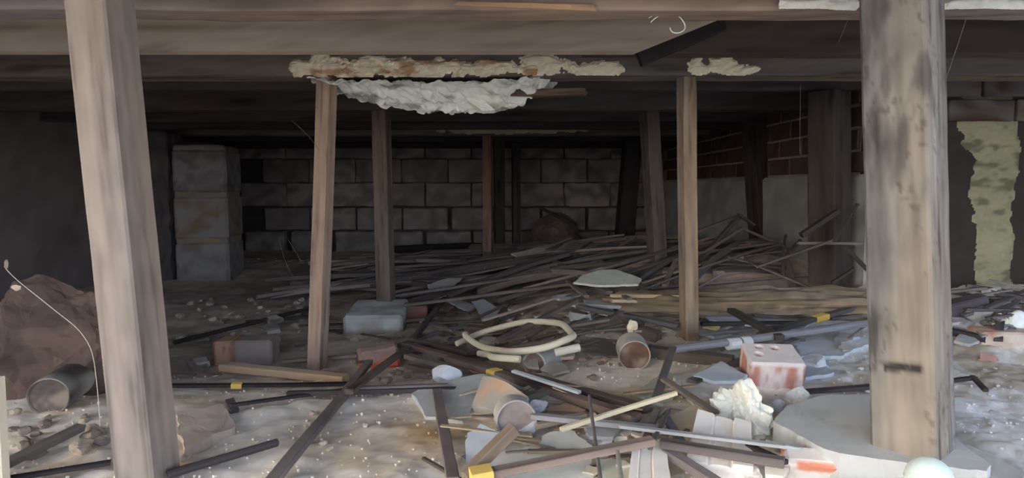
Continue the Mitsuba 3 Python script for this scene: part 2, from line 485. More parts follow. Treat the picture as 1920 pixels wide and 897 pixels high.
# the return of the right wall, facing the camera
YR = 2.30
plain_wall('wall_return', (XR, YR, -0.1), (1, 0, 0), (0, 0, 1), 1.6, 1.1, 0.03, c(54, 52, 50), 8, 'dark masonry face beyond the right post with remains of pale green paint', bump=0.006)
part('wall_return', 'paint', crust((1.55, YR - 0.002, 0.0), (1, 0, 0), (0, 0, 1), (0, -1, 0), 0.5, 0.95, 0.006,
     [(1862, 330, 36, 330), (1850, 210, 52, 80), (1890, 300, 22, 60), (1868, 160, 46, 40), (1850, 470, 22, 110), (1882, 420, 16, 130)], 0.006, c(142, 140, 116), 5, jag=0.9, scale=0.6, dark=c(100, 100, 82)), 'peeling pale green paint')
for row in range(2):
    for k in range(6):
        part('wall_return', 'brick', block((XR + 0.1 + k * 0.24 + row * 0.12, YR + 0.02, 0.72 + row * 0.086), (0.229, 0.09, 0.075), bevel=0.004, base=r.choice(bb), seed=700 + row * 30 + k, res=0.06, rough=0.003, dust=c(104, 102, 96), amount=0.4))
# side wall far right
plain_wall('wall_side', (2.72, YR, -0.2), (0, -1, 0), (0, 0, 1), 1.2, 1.2, 0.06, c(90, 86, 82), 9, 'dark masonry side wall at the far right')

# floor boards overhead
put('ceiling', *block((0, 2.65, 1.0), (5.6, 6.0, 0.03), base=c(60, 52, 48), res=3.0, rough=0))
tag('ceiling', 'dark timber floor boards seen from below', None, None, 'structure')
for k in range(42):
    x0 = -2.75 + k * 0.132
    V, F, col = bar((x0, -0.33, 0.988), (x0, 5.65, 0.988), 0.127, 0.021, lerp(W_BEAM, c(70, 58, 50), r.random()), k, segs=30, wob=0.0, ns=2, rough=0.0, ch=0.05)
    part('ceiling', 'board', (V, F, col))

# ------------------------------------------------------------------ beams
def beam(y, h, t, label, base, x0=-2.42, x1=2.65, seed=0, zb=ZB, segs=120, wob=0.004, rough=0.03, ns=6, name='timber_beam', dz=0.0, grey=0.25, k=1.0):
    A, B = (x0, y + t / 2, zb + h / 2), (x1, y + t / 2, zb + h / 2 + dz)
    return thing(name, bar(A, B, t, h, base, seed, segs=segs, wob=wob, ns=ns, rough=rough, ch=0.06, grey=grey, k=k), label, 'beam')


Y1 = atz(960, 17, ZB)[1]
Y3 = atz(960, 141, ZB)[1]
Y4 = atz(960, 206, ZB)[1]
Y5 = atz(960, 254, ZB)[1]
beam(0.98, 0.10, 0.10, 'timber bearer over the two front posts, at the top edge of the photo', W_BEAML, seed=11, zb=ZB + 0.02)
b1 = beam(Y1, 0.135, 0.085, 'front light brown joist with a splintered lower edge across the top of the photo', c(142, 124, 110), seed=12, wob=0.006)
P = lambda px, py: at(px, py, Y1 - 0.004)
part(b1, 'splinter', bar(P(862, 6), P(1112, 13), 0.008, 0.012, c(176, 142, 106), 71, segs=20, ragged=0.02, taper=(0.4, 1)), 'pale split strip along the lower edge')
part(b1, 'splinter', bar(P(1000, 11), P(1105, 16), 0.006, 0.008, c(186, 150, 112), 72, segs=12, ragged=0.01), 'pale split strip along the lower edge')
part(b1, 'mould', crust((0.5, Y1 - 0.001, ZB - 0.003), (1, 0, 0), (0, 0, 1), (0, -1, 0), 0.9, 0.08, 0.0035,
     [(1490, 12, 128, 16), (1400, 12, 45, 9), (1560, 6, 55, 14), (1480, 24, 60, 8), (1850, 12, 100, 16), (1800, 10, 40, 14)], 0.010, MOULDW, 13, jag=0.55, scaly=0.004, scale=0.8), 'flaking white crust')
# the slant-ended joist
Y2 = 1.62
e0, e1 = at(1192, 101, Y2), at(1345, 36, Y2)
zt = ZB + 0.13
rings = []
for s in np.linspace(0, 1, 90):
    xb, xt = -2.42 + (e0[0] + 2.42) * s, -2.42 + (e1[0] + (e1[0] - e0[0]) * (zt - e1[2]) / (e1[2] - e0[2]) + 2.42) * s
    zz = np.linspace(ZB, zt, 10)
    xx = xb + (xt - xb) * (zz - ZB) / 0.13
    rings.append(np.r_[np.c_[xx, np.full(10, Y2), zz], np.c_[xx[::-1], np.full(10, Y2 + 0.045), zz[::-1]]])
V, F = loft(np.array(rings))
thing('floor_joist', (V, F, wood(V, c(178, 160, 138), 15, 0.7, 0.15)), 'wide smooth grey brown joist behind the front one, its right end cut at a slant', 'beam')
beam(1.80, 0.12, 0.06, 'dark brown joist behind the slant cut end of the grey brown joist', c(84, 72, 64), x0=0.2, seed=16, segs=60, zb=ZB + 0.03)
thing('timber_brace', bar(at(1195, 104, 1.72), at(1352, 36, 1.72), 0.03, 0.06, c(52, 48, 48), 17, segs=20), 'dark diagonal brace under the floor at the slant cut joist', 'beam')
b3 = beam(Y3, 0.075, 0.12, 'bearer across the two middle posts, crusted with cream and white mould', c(112, 100, 86), seed=18, wob=0.004)
C3 = dict(U=(1, 0, 0), V=(0, 0, 1), N=(0, -1, 0))
part(b3, 'mould', crust((-0.75, Y3 - 0.002, ZB - 0.007), lu=1.0, lv=0.082, step=0.0033, blobs=[(660, 126, 120, 19), (600, 118, 22, 20), (570, 130, 42, 12), (740, 124, 90, 20), (820, 126, 90, 17), (900, 128, 90, 14), (960, 132, 60, 9)], thick=0.013, base=MOULD, seed=19, jag=1.3, scale=1.3, dark=c(196, 160, 120), **C3), 'cream crust swelling from the front face')
part(b3, 'mould', crust((0.02, Y3 - 0.002, ZB - 0.002), lu=0.32, lv=0.08, step=0.003, blobs=[(1022, 124, 56, 17), (1110, 128, 54, 13), (1000, 122, 30, 10)], thick=0.008, base=MOULD, seed=20, jag=1.4, scale=1.4, **C3), 'cream crust patch in the middle of the beam')
part(b3, 'mould', crust((0.52, Y3 - 0.002, ZB - 0.002), lu=0.24, lv=0.08, step=0.003, blobs=[(1310, 125, 24, 16), (1350, 122, 28, 18), (1375, 131, 48, 9)], thick=0.009, base=MOULD, seed=22, jag=1.3, scale=1.4, **C3), 'cream crust patch by the right middle post')
# what hangs from its underside
def belly(u, v):
    return 0.075 * np.clip(1 - ((u - 0.46) / 0.46) ** 2, 0, 1) * ss(0, 0.75, v)
part(b3, 'hanging_skin', crust((-0.62, Y3 + 0.0, ZB + 0.002), (1, 0, 0), (0, 1, 0), (0, 0, -1), 0.95, 0.16, 0.004,
     [(800, 160, 215, 130), (740, 170, 185, 110), (900, 165, 130, 110)], 0.012, MOULDW, 23, jag=0.7, scaly=0.016, depthf=belly, dark=c(150, 148, 138)), 'scaly white rotten skin sagging from the underside')
part(b3, 'hanging_flap', quad(at(868, 182, Y3 + .075), at(900, 180, Y3 + .075), at(928, 208, Y3 + .06), at(906, 211, Y3 + .06), 0.012, MOULDW, 24, 14, 14, lambda u, v: 0.012 * fbm(np.stack([u * 6, v * 6, u * 0], -1), 3, 3)), 'torn white flap hanging below the skin')
part(b3, 'splintered_skin', bar(at(930, 175, Y3 + .11), at(1086, 172, Y3 + .09), 0.10, 0.03, c(110, 90, 76), 25, segs=24, wob=0.012, ns=3, ragged=0.05, taper=(1, 0.4), rough=0.25), 'brown splintered wood hanging from the underside')
part(b3, 'splintered_skin', bar(at(850, 186, Y3 + .13), at(950, 185, Y3 + .13), 0.06, 0.014, c(120, 96, 80), 26, segs=16, wob=0.008, ns=2, ragged=0.03, rough=0.2), 'brown splintered wood hanging from the underside')
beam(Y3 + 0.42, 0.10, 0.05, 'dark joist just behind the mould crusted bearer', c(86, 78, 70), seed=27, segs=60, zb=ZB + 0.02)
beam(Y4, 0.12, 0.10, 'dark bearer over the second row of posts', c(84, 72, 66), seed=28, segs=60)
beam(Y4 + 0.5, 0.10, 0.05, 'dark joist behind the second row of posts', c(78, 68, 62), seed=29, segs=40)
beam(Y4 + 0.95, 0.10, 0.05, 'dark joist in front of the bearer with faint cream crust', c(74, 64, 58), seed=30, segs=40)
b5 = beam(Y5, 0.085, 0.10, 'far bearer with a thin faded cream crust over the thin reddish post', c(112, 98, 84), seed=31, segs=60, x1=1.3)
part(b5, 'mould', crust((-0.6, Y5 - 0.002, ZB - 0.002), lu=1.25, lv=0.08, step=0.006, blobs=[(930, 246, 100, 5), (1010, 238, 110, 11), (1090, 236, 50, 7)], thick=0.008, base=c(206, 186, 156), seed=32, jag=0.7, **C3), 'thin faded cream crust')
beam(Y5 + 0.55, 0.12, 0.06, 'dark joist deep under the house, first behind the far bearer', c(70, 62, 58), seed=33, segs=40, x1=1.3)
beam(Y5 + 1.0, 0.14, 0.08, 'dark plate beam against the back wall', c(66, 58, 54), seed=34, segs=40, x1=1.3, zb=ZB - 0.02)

# ------------------------------------------------------------------ posts
def post(top, bottom, ytop, zbase, w, yaw, label, base, seed, ybase=None, t=None, k=1.0, size=0.012, ns=8, stain=None, zt=None, grey=0.25, extra=0.02):
    A = atz(*bottom, zbase) if ybase is None else at(*bottom, ybase)
    A[2] -= extra
    B = at(*top, ytop)
    B[2] = (ZB + 0.004) if zt is None else zt
    # the top may be hidden above the frame: keep its place across the picture
    sx = (top[0] - CX) / FPX
    q = B - EYE
    B[0] = sx * (q @ FWD)
    V, F, col = bar(A, B, w, t or w, base, seed, size=size, wob=0.002, up=(math.sin(yaw), -math.cos(yaw), 0), ns=ns, rough=0.012, ch=0.05, k=k, grey=grey)
    if stain is not None:
        col = stain(V, col)
    return thing('timber_post', (V, F, col), label, 'post')


def right_stain(V, col):
    q = V * [40, 40, 9]
    m = ss(0.47, 0.70, fbm(q, 4, 3)) * ss(0.2, 0.7, V[:, 2]) * 0.75
    col = lerp(col, c(72, 66, 68), m)
    spots = ss(0.60, 0.70, fbm(V * [150, 150, 70], 3, 9)) * 0.55 * ss(0.45, 0.6, fbm(V * [20, 20, 8], 2, 19))
    col = lerp(col, c(84, 70, 60), spots)
    p = proj(V)
    # the scorched mark on the wide face, near the foot
    line = 688 + (p[:, 0] - 1650) * 0.06
    band = np.exp(-((p[:, 1] - line) / 8) ** 2) * ss(0.42, 0.6, fbm(V * [70, 70, 30], 3, 6) + 0.15 * ss(1690, 1710, p[:, 0])) * ss(1735, 1722, p[:, 0])
    return lerp(col, c(38, 34, 34), np.clip(band * 1.5, 0, 0.92))


post((1690, -30), (1712, 838), 1.10, 0.052, 0.098, math.radians(-50), 'thick weathered grey brown post with black stains, on the concrete slab at the right', W_POSTR, 41, t=0.098, size=0.006, ns=24, stain=right_stain, k=1.2, grey=0.4, extra=0.004)
post((182, -30), (282, 915), 1.03, -0.01, 0.07, math.radians(-8), 'thick leaning grey brown post in the left foreground', W_POSTL, 42, size=0.008, ns=16, k=0.7, t=0.07, grey=0.15)
post((614, 158), (595, 686), Y3 + 0.05, -0.08, 0.047, math.radians(-20), 'slim light brown post leaning to the left, below the mould crusted bearer', c(162, 138, 120), 43, k=0.8)
post((1287, 141), (1293, 640), Y3 + 0.05, -0.015, 0.046, math.radians(15), 'slim square post of two tones in front of the rotten log', c(150, 128, 106), 44, k=0.9)
post((714, 208), (724, 569), Y4 + 0.05, -0.02, 0.066, math.radians(-12), 'dark worn post standing on the concrete block', c(112, 94, 82), 45, ybase=2.80)
post((914, 254), (915, 498), Y5 + 0.05, -0.03, 0.058, math.radians(-12), 'thin reddish brown post in the far middle', c(134, 96, 80), 46)
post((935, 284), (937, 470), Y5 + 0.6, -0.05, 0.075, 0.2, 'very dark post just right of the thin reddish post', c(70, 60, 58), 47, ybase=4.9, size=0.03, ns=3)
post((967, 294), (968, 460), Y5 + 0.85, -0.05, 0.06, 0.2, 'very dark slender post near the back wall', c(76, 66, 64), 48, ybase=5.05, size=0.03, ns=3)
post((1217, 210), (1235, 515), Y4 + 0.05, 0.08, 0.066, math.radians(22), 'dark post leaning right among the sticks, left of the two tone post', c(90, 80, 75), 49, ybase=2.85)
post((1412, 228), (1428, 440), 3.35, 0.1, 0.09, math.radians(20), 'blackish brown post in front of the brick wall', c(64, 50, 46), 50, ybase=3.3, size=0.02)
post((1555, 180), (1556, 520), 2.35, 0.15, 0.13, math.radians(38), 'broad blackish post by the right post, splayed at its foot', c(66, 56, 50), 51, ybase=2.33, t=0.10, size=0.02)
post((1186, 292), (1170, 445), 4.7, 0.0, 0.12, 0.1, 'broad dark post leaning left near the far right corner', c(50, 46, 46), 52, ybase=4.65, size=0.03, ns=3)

# masonry pier at the left
def pier_col(v):
    col = stone(v, c(122, 116, 110), 5, 0.6, 0.8, c(140, 120, 92), 0.2)
    p = v + [0, 0, 0.42]
    lite = ss(0.5, 0.62, fbm(v * [9, 9, 7] + 3.3, 3, 4))
    return lerp(col, c(150, 146, 140), lite * 0.5)
pr = at(388, 532, 3.95)
pk = thing('masonry_pier', block((pr[0], 4.02, -0.13), (0.30, 0.30, 0.87), yaw=0.12, bevel=0.012, seed=3, rough=0.006, colf=pier_col, res=0.03), 'grey rendered masonry pier left of the slim leaning post', 'pier')
for s in range(3):
    part(pk, 'course', block((pr[0] + 0.002, 4.015, -0.11 + s * 0.28), (0.312, 0.312, 0.262), yaw=0.12, bevel=0.015, seed=30 + s, rough=0.006, base=[c(116, 108, 104), c(126, 108, 86), c(106, 100, 98)][s], res=0.035, dust=c(134, 130, 126), amount=0.35))
thing('masonry_stub', block((-2.24, 3.95, -0.13), (0.34, 0.25, 0.98), bevel=0.04, seed=8, rough=0.015, base=c(96, 88, 86), res=0.05, dust=c(80, 74, 74)), 'dark rendered stub wall left of the grey pier', 'wall')
# ------------------------------------------------------------------ things on the ground
def stick(p0, p1, wpx, base, label, cat='batten', lift=(0.01, 0.01), t=None, seed=None, name=None, group=None, yellow=None, **kw):
    A, B = gp(*p0, lift[0]), gp(*p1, lift[1])
    dist = ((A + B) / 2)[1]
    w = wpx * dist / FPX
    seed = seed if seed is not None else len(scene)
    kw.setdefault('rough', 0.06)
    kw.setdefault('ragged', 0.006)
    kw.setdefault('size', 0.03)
    V, F, col = bar(A, B, w, t or max(0.006, w * 0.55), base, seed, **kw)
    return thing(name or cat.replace(' ', '_'), (V, F, col), label, cat, group), A, B


def tape(key, A, B, f0, f1, w, t, n=5):
    P, Q = A + (B - A) * f0, A + (B - A) * f1
    V, F, col = bar(P, Q, w, t, TAPE, 5, segs=n, rough=0.02, k=0.3, grey=0.0)
    part(key, 'tape', (V, F, col), 'yellow tape wrapped round it')


def sheet(poly, label, base, cat='sheet', name=None, lift=0.012, thick=0.008, **kw):
    kw.setdefault('seed', len(scene))
    return thing(name or cat.replace(' ', '_'), plate(poly, lift, thick, base, **kw), label, cat)


def lump(px, py, wpx, hpx, label, base, cat='rubble', name='rubble_lump', depth=None, lift=0.0, group=None, seed=None, **kw):
    """a stone whose middle is seen at px, py"""
    seed = seed if seed is not None else len(scene)
    P = gp(px, py + hpx * 0.3, lift)
    w, h = wpx * P[1] / FPX, hpx * P[1] / FPX
    P = P + [0, (depth or w * 0.7) * 0.2, h * 0.22]
    return thing(name, rock(P, w, depth or w * 0.75, h * 1.1, base, seed, **kw), label, cat, group)


# -------- concrete slab under the right post, and what leans at it
slab = [(1450, 790), (1476, 760), (1540, 742), (1650, 738), (1730, 780), (1800, 828), (1858, 872), (1850, 884), (1700, 868), (1575, 851), (1545, 842)]
thing('concrete_slab', plate(slab, 0, 0.045, c(176, 177, 174), 201, z=0.052, rag=0.003, dust=c(188, 189, 186), amount=0.6, bump=0.0012), 'grey concrete slab carrying the thick post at the right', 'slab')
sheet([(1590, 857), (1720, 872), (1765, 905), (1600, 910)], 'pale dusty board end leaning under the concrete slab, bottom right', c(200, 198, 194), 'board', lift=0.018, thick=0.012, tilt=(0.05, 0.25))
sheet([(1790, 838), (1815, 834), (1935, 890), (1935, 915), (1868, 905)], 'pale sloping cement ridge to the right of the concrete slab', c(186, 184, 176), 'slab', 'concrete_slab', lift=0.022, thick=0.05, tilt=(-0.12, 0.05))
q = atz(1740, 935, 0.05)
th = np.linspace(0, np.pi / 2, 10)
dome = trimesh.creation.revolve(np.c_[np.r_[0, 0.031 * np.cos(th[:1]), 0.031 * np.cos(th[1:])], np.r_[-0.03, 0.031 * np.sin(th) * 1.0][:11]][:11], sections=32)
thing('plastic_lid', (np.array(dome.vertices) + q + [0, 0, 0.028], np.array(dome.faces), stone(np.array(dome.vertices), c(206, 220, 214), 7, 0.3)), 'round pale green plastic cap at the bottom edge below the concrete slab', 'cap', smooth=True)

# -------- bricks
def brick_face(base, dusty, side=None):
    def f(v):
        col = stone(v, base, 9, 0.8, 1.4)
        n = fbm(v * [60, 60, 12], 3, 4)
        col = lerp(col, dusty, ss(0.40, 0.60, n) * 0.9)
        return lerp(col, dusty, ss(0.030, 0.036, v[:, 2]) * 0.95)
    return f

P0 = gp(1450, 722)
thing('brick', block(P0 + [0.005, 0.035, -0.004], (0.128, 0.11, 0.080), yaw=-0.12, roll=0.22, holes=[(-0.034, -0.008, 0.013), (0.012, 0.026, 0.013), (-0.025, 0.03, 0.012), (0.045, -0.012, 0.004)], seed=3, colf=brick_face(c(182, 128, 116), c(216, 210, 208)), res=0.007), 'red cored brick with three holes in its dusty top, left of the right post', 'brick')
P0 = gp(1515, 900)
def banded(v):
    col = stone(v, c(224, 218, 210), 4, 0.4)
    return lerp(col, c(206, 132, 108), ss(0.012, 0.018, v[:, 2]) * ss(0.034, 0.028, v[:, 2]) * ss(0.35, 0.5, fbm(v * 50, 2, 3)))
thing('brick', block(P0 + [0.004, 0.012, -0.012], (0.090, 0.045, 0.066), yaw=-0.2, roll=0.35, seed=5, colf=banded, res=0.008, bevel=0.008), 'whitish brick with an orange band, at the bottom edge left of the concrete slab', 'brick')
P0 = gp(440, 684)
def b3col(v):
    col = stone(v, c(150, 136, 126), 4, 0.6)
    return lerp(col, lerp(c(186, 146, 118), c(146, 96, 80), ss(0.4, 0.6, noise(v * [180, 10, 2], 3))), ss(-0.015, -0.03, v[:, 0]))
thing('brick', block(P0 + [0.025, 0.04, -0.004], (0.19, 0.10, 0.085), yaw=0.1, seed=6, colf=b3col, res=0.009), 'brick with an orange striped end, behind the tan batten at the left', 'brick')
P0 = gp(708, 688)
def b4col(v):
    col = stone(v, c(158, 130, 118), 4, 0.7)
    return lerp(col, c(196, 96, 68), ss(0.004, -0.012, v[:, 2] + 0.02 * (fbm(v * 40, 2, 2) - .5)) * 0.9)
thing('brick', block(P0 + [0.0, 0.03, -0.008], (0.125, 0.09, 0.066), yaw=0.3, pitch=-0.1, seed=7, colf=b4col, res=0.008, bevel=0.009, rough=0.004), 'broken red brick with a bright orange lower edge, right of the slim leaning post', 'brick')
P0 = gp(1890, 646)
thing('brick', block(P0 + [0.03, 0.03, -0.01], (0.22, 0.1, 0.05), yaw=-0.1, seed=8, base=c(176, 124, 106), dust=DUST, amount=0.5), 'dusty red brick lying at the right edge of the photo', 'brick')
P0 = gp(776, 604)
thing('brick', block(P0 + [0, 0.04, -0.01], (0.10, 0.12, 0.08), yaw=0.2, seed=9, base=c(132, 88, 74), dust=c(110, 90, 80), amount=0.4), 'dull red brick right beside the pale concrete block', 'brick')
P0 = gp(1255, 875)
thing('brick', block(gp(1375, 884) + [0, 0, -0.01], (0.05, 0.05, 0.03), yaw=0.5, seed=12, base=c(190, 140, 124), res=0.01), 'small red brick chip under the rusty bar near the bottom edge', 'brick')
thing('brick', block(gp(905, 622) + [0, 0.03, -0.02], (0.11, 0.09, 0.05), yaw=-0.35, roll=0.25, seed=10, base=c(128, 104, 86), dust=c(104, 90, 78), amount=0.5), 'brown half brick behind the left tip of the cream hose', 'brick')

# -------- the block under the dark worn post
P0 = atz(694, 629, -0.10)
def blockcol(v):
    col = stone(v, c(186, 186, 180), 6, 0.5, 1, c(164, 158, 150), 0.4)
    return lerp(col, c(120, 102, 86), ss(0.0, -0.02, v[:, 2]) * 0.8)
thing('concrete_block', block(P0 + [0.0, 0.155, -0.015], (0.235, 0.33, 0.10), yaw=0.08, roll=0.03, seed=11, colf=blockcol, bevel=0.012, rough=0.004, res=0.02), 'pale grey concrete block under the dark worn post', 'block')

# -------- grooved tiles
def ribs(edges, h):
    def f(u, v):
        r = np.zeros_like(u)
        for a, b, k in edges:
            r = np.maximum(r, h * k * ss(a, a + 0.03, u) * ss(b, b - 0.03, u))
        return r
    return f

tile_col = c(226, 218, 208)
thing('grooved_tile', quad(gp(1286, 868, .028), gp(1412, 884, .028), gp(1408, 800, .052), gp(1308, 772, .052), 0.022, tile_col, 31, 44, 14, ribs([(-.1, .34, .6), (.35, .67, .3), (.68, 1.1, 1)], 0.009), dust=c(236, 232, 224)), 'cream grooved terracotta tile with three broad ribs, right of the centre foreground', 'roof tile')
thing('grooved_tile', quad(gp(1176, 915, .022), gp(1258, 915, .022), gp(1246, 828, .045), gp(1186, 838, .045), 0.02, c(228, 214, 192), 32, 44, 14, ribs([(-.1, .24, .8), (.25, .57, .4), (.58, 1.1, .9)], 0.006), dust=c(234, 226, 212)), 'cream ribbed tile piece at the bottom edge, left of the crossing rusty bars', 'roof tile')
thing('terracotta_tile', quad(gp(884, 762, .012), gp(968, 800, .012), gp(990, 745, .055), gp(905, 706, .055), 0.016, c(196, 164, 136), 33, 20, 20, lambda u, v: 0.018 * np.sin(u * np.pi), dust=c(176, 168, 158), amount=0.45), 'tan curved terracotta tile leaning behind the round drum end in the foreground', 'roof tile')
sheet([(1010, 770), (1060, 757), (1098, 770), (1040, 790)], 'orange brown broken tile under the two long rusty bars', c(186, 150, 124), 'tile shard', lift=0.015, thick=0.012, tilt=(0, 0.2))

# -------- stones and lumps with a look of their own
lump(831, 703, 72, 38, 'bluish white flat stone at the end of the thin dark bars', c(214, 218, 222), 'stone', 'stone', lift=0.012, depth=0.07, cuts=14, rough=0.08)
lump(1400, 772, 100, 120, 'crumbling whitish lump of mortar in front of the cored red brick', c(230, 228, 216), 'mortar lump', 'mortar_lump', depth=0.15, rough=0.5, cuts=5, sub=4, dust=c(196, 200, 194), amount=0.4)
lump(1497, 742, 52, 36, 'small white lump of plaster at the back corner of the concrete slab', c(222, 220, 214), 'plaster lump', 'plaster_lump', rough=0.2)
lump(1462, 765, 36, 34, 'grey stone wedged beside the concrete slab, left of the plaster lump', c(188, 190, 192), 'stone', 'stone')
lump(1535, 682, 60, 30, 'whitish crumbs of lime just right of the cored red brick', c(208, 210, 212), 'lime lump', 'lime_lump', depth=0.09)
lump(1330, 880, 74, 44, 'pale bluish broken stone between the two rusty bars at the bottom', c(204, 214, 214), 'stone', 'stone', depth=0.06)
lump(1410, 893, 52, 34, 'cream stone at the bottom edge below the end of the rusty bar', c(222, 214, 202), 'stone', 'stone', depth=0.05, lift=0.01)
sheet([(1110, 812), (1125, 804), (1150, 809), (1148, 828), (1116, 838)], 'bright white plaster fragment behind the long bar with a yellow end', c(238, 238, 236), 'plaster fragment', 'plaster_fragment', lift=0.02, thick=0.01, tilt=(0, .45))
lump(985, 800, 60, 44, 'pale grey stone leaning on the round drum end', c(180, 180, 180), 'stone', 'stone', depth=0.05, lift=0.008)
lump(1010, 764, 44, 26, 'knobbly grey mortar piece on top of the round drum end', c(184, 182, 182), 'mortar lump', 'mortar_lump', lift=0.03, depth=0.04, rough=0.25)
lump(1880, 600, 26, 38, 'yellowish white stone standing in the rubble at the right edge', c(214, 212, 190), 'stone', 'stone', lift=0.01)
lump(1912, 600, 34, 38, 'bright bluish white bottle end at the right edge of the photo', c(226, 236, 244), 'plastic bottle end', 'bottle_end', lift=0.01, cuts=0, rough=0.03)
lump(1845, 590, 58, 34, 'largest grey stone in the rubble below the peeling green paint', c(150, 152, 154), 'stone', 'stone', lift=0.01)
lump(1862, 548, 40, 30, 'small pale stone at the foot of the peeling green paint', c(150, 152, 148), 'stone', 'stone', lift=0.01)
lump(1805, 612, 60, 34, 'purplish grey clod just right of the right post', c(140, 136, 140), 'clod', 'clod', lift=0.0)
lump(1855, 672, 40, 20, 'reddish crumb of brick in the dust right of the right post', c(190, 150, 140), 'brick chip', 'brick_chip', lift=0.0)
lump(55, 650, 280, 270, 'big dark heap of earth in the left foreground behind a cobweb strand', c(92, 76, 68), 'earth heap', 'earth_heap', depth=0.42, rough=0.2, cuts=4, sub=4, dust=c(112, 92, 80), amount=0.4)
lump(1042, 440, 90, 86, 'brown heap of earth against the far wall with a dark stick along its slope', c(112, 98, 88), 'earth heap', 'earth_heap', depth=0.5, cuts=3, sub=4, rough=0.15)
Yh = gp(1042, 466)[1]
thing('stick', bar(at(1012, 389, Yh - .02), at(1078, 422, Yh - .10), 0.035, 0.02, c(64, 56, 52), 77, segs=10), 'dark stick lying along the slope of the far earth heap', 'stick')

# -------- round things
def drum(P, r, L, yaw, label, name, cat, outer, inner, seed, rim=0.16, pitch=0.0, sunk=0.25):
    """a short hollow cylinder lying with its open end, filled with dirt, towards the eye"""
    ang = np.linspace(0, 2 * np.pi, 40, endpoint=False)
    def ring(rr, y):
        return np.stack([rr * np.cos(ang), np.full(40, y), rr * np.sin(ang)], -1)
    prof = [(r * 0.98, L), (r, L * 0.97), (r, L * .66), (r, L * .33), (r, 0.0), (r * (1 - rim * .5), -0.002), (r * (1 - rim), 0.002), (r * (1 - rim), 0.008)]
    R = np.array([ring(a, y) for a, y in prof])
    def place(v):
        M = trimesh.transformations.euler_matrix(pitch, 0, yaw, 'sxyz')[:3, :3]
        return v @ M.T + P + [0, 0, r * (1 - sunk)]
    m, n, _ = R.shape
    i, j = np.meshgrid(np.arange(m - 1), np.arange(n), indexing='ij')
    qd = np.stack([i * n + j, i * n + (j + 1) % n, (i + 1) * n + (j + 1) % n, (i + 1) * n + j], -1).reshape(-1, 4)
    V = R.reshape(-1, 3)
    F = np.vstack([qd[:, [0, 1, 2]], qd[:, [0, 2, 3]]])
    back = np.r_[[[0, L, 0]], ring(r * .98, L)]
    k = np.arange(40)
    bf = np.c_[k * 0, 1 + k, 1 + (k + 1) % 40]
    key = thing(name, join((place(V), F, stone(V, outer, seed, 0.5, 1, DUST * 0.8, 0.3)), (place(back), bf, np.broadcast_to(outer, back.shape))), label, cat)
    rr = np.linspace(0, r * (1 - rim) + 0.001, 9)
    D = np.vstack([[[0, 0.006, 0]]] + [ring(x, 0.006) for x in rr[1:]])
    D[:, 1] += -0.006 * (fbm(D * 60 + seed, 3, seed) - 0.3)
    fs = [np.c_[k * 0, 1 + k, 1 + (k + 1) % 40]]
    for s in range(7):
        a_, b_ = 1 + s * 40, 1 + (s + 1) * 40
        fs += [np.c_[a_ + k, b_ + k, b_ + (k + 1) % 40], np.c_[a_ + k, b_ + (k + 1) % 40, a_ + (k + 1) % 40]]
    part(key, 'fill', (place(D), np.vstack(fs), stone(D, inner, seed + 1, 0.9, 1.5, c(150, 134, 118), 0.0)), 'brown dirt filling the open end')
    return key


drum(gp(1190, 690), 0.043, 0.08, -0.05, 'round grey pipe stub with a brown filled end, left of the two tone post', 'pipe_stub', 'pipe stub', c(150, 140, 130), c(104, 80, 66), 51, rim=0.08, pitch=0.08)
drum(gp(1001, 698), 0.036, 0.12, -0.5, 'round grey pipe stub lying just below the cream hose loop', 'pipe_stub', 'pipe stub', c(176, 174, 168), c(122, 104, 92), 52, rim=0.18, sunk=0.4)
drum(gp(969, 822), 0.040, 0.07, 0.12, 'dusty round drum end in the foreground with a stick leaning across it', 'drum_end', 'pipe stub', c(170, 164, 160), c(140, 128, 122), 53, rim=0.10, pitch=-0.15, sunk=0.15)
drum(gp(92, 772), 0.042, 0.16, 0.25, 'dark round pipe end lying in the left foreground shadow', 'pipe_stub', 'pipe stub', c(88, 80, 76), c(104, 92, 86), 54, rim=0.08)

# -------- hose
hz = lambda x, y, l=0.02: gp(x, y, l + 0.045)
H1 = [hz(856, 645, .012), hz(872, 638, .015), hz(900, 625, .02), hz(950, 611, .03), hz(1000, 603, .035), hz(1035, 605, .035), hz(1060, 613, .035), hz(1071, 625, .035), hz(1062, 637, .035), hz(1032, 649, .03), hz(985, 658, .022), hz(932, 657, .02), hz(900, 649, .03), hz(882, 638, .04), hz(873, 627, .045)]
thing('hose', tube_mesh(H1, 0.0095, c(212, 202, 178), 61, 12, 0.25, 5), 'cream plastic hose curled in a loop in the middle of the floor', 'hose', smooth=True)
thing('hose', tube_mesh([hz(898, 663, .012), hz(920, 668, .012), hz(945, 672, .012), hz(975, 674, .01)], 0.0095, c(204, 196, 172), 62, 10, 0.25), 'short cream hose length under the left side of the hose loop', 'hose', smooth=True)
thing('hose', tube_mesh([hz(1041, 662, .012), hz(1062, 657, .014), hz(1086, 652, .012)], 0.011, c(196, 190, 172), 63, 10, 0.25), 'short cream hose end right of the hose loop, under the ragged sheet', 'hose', smooth=True)

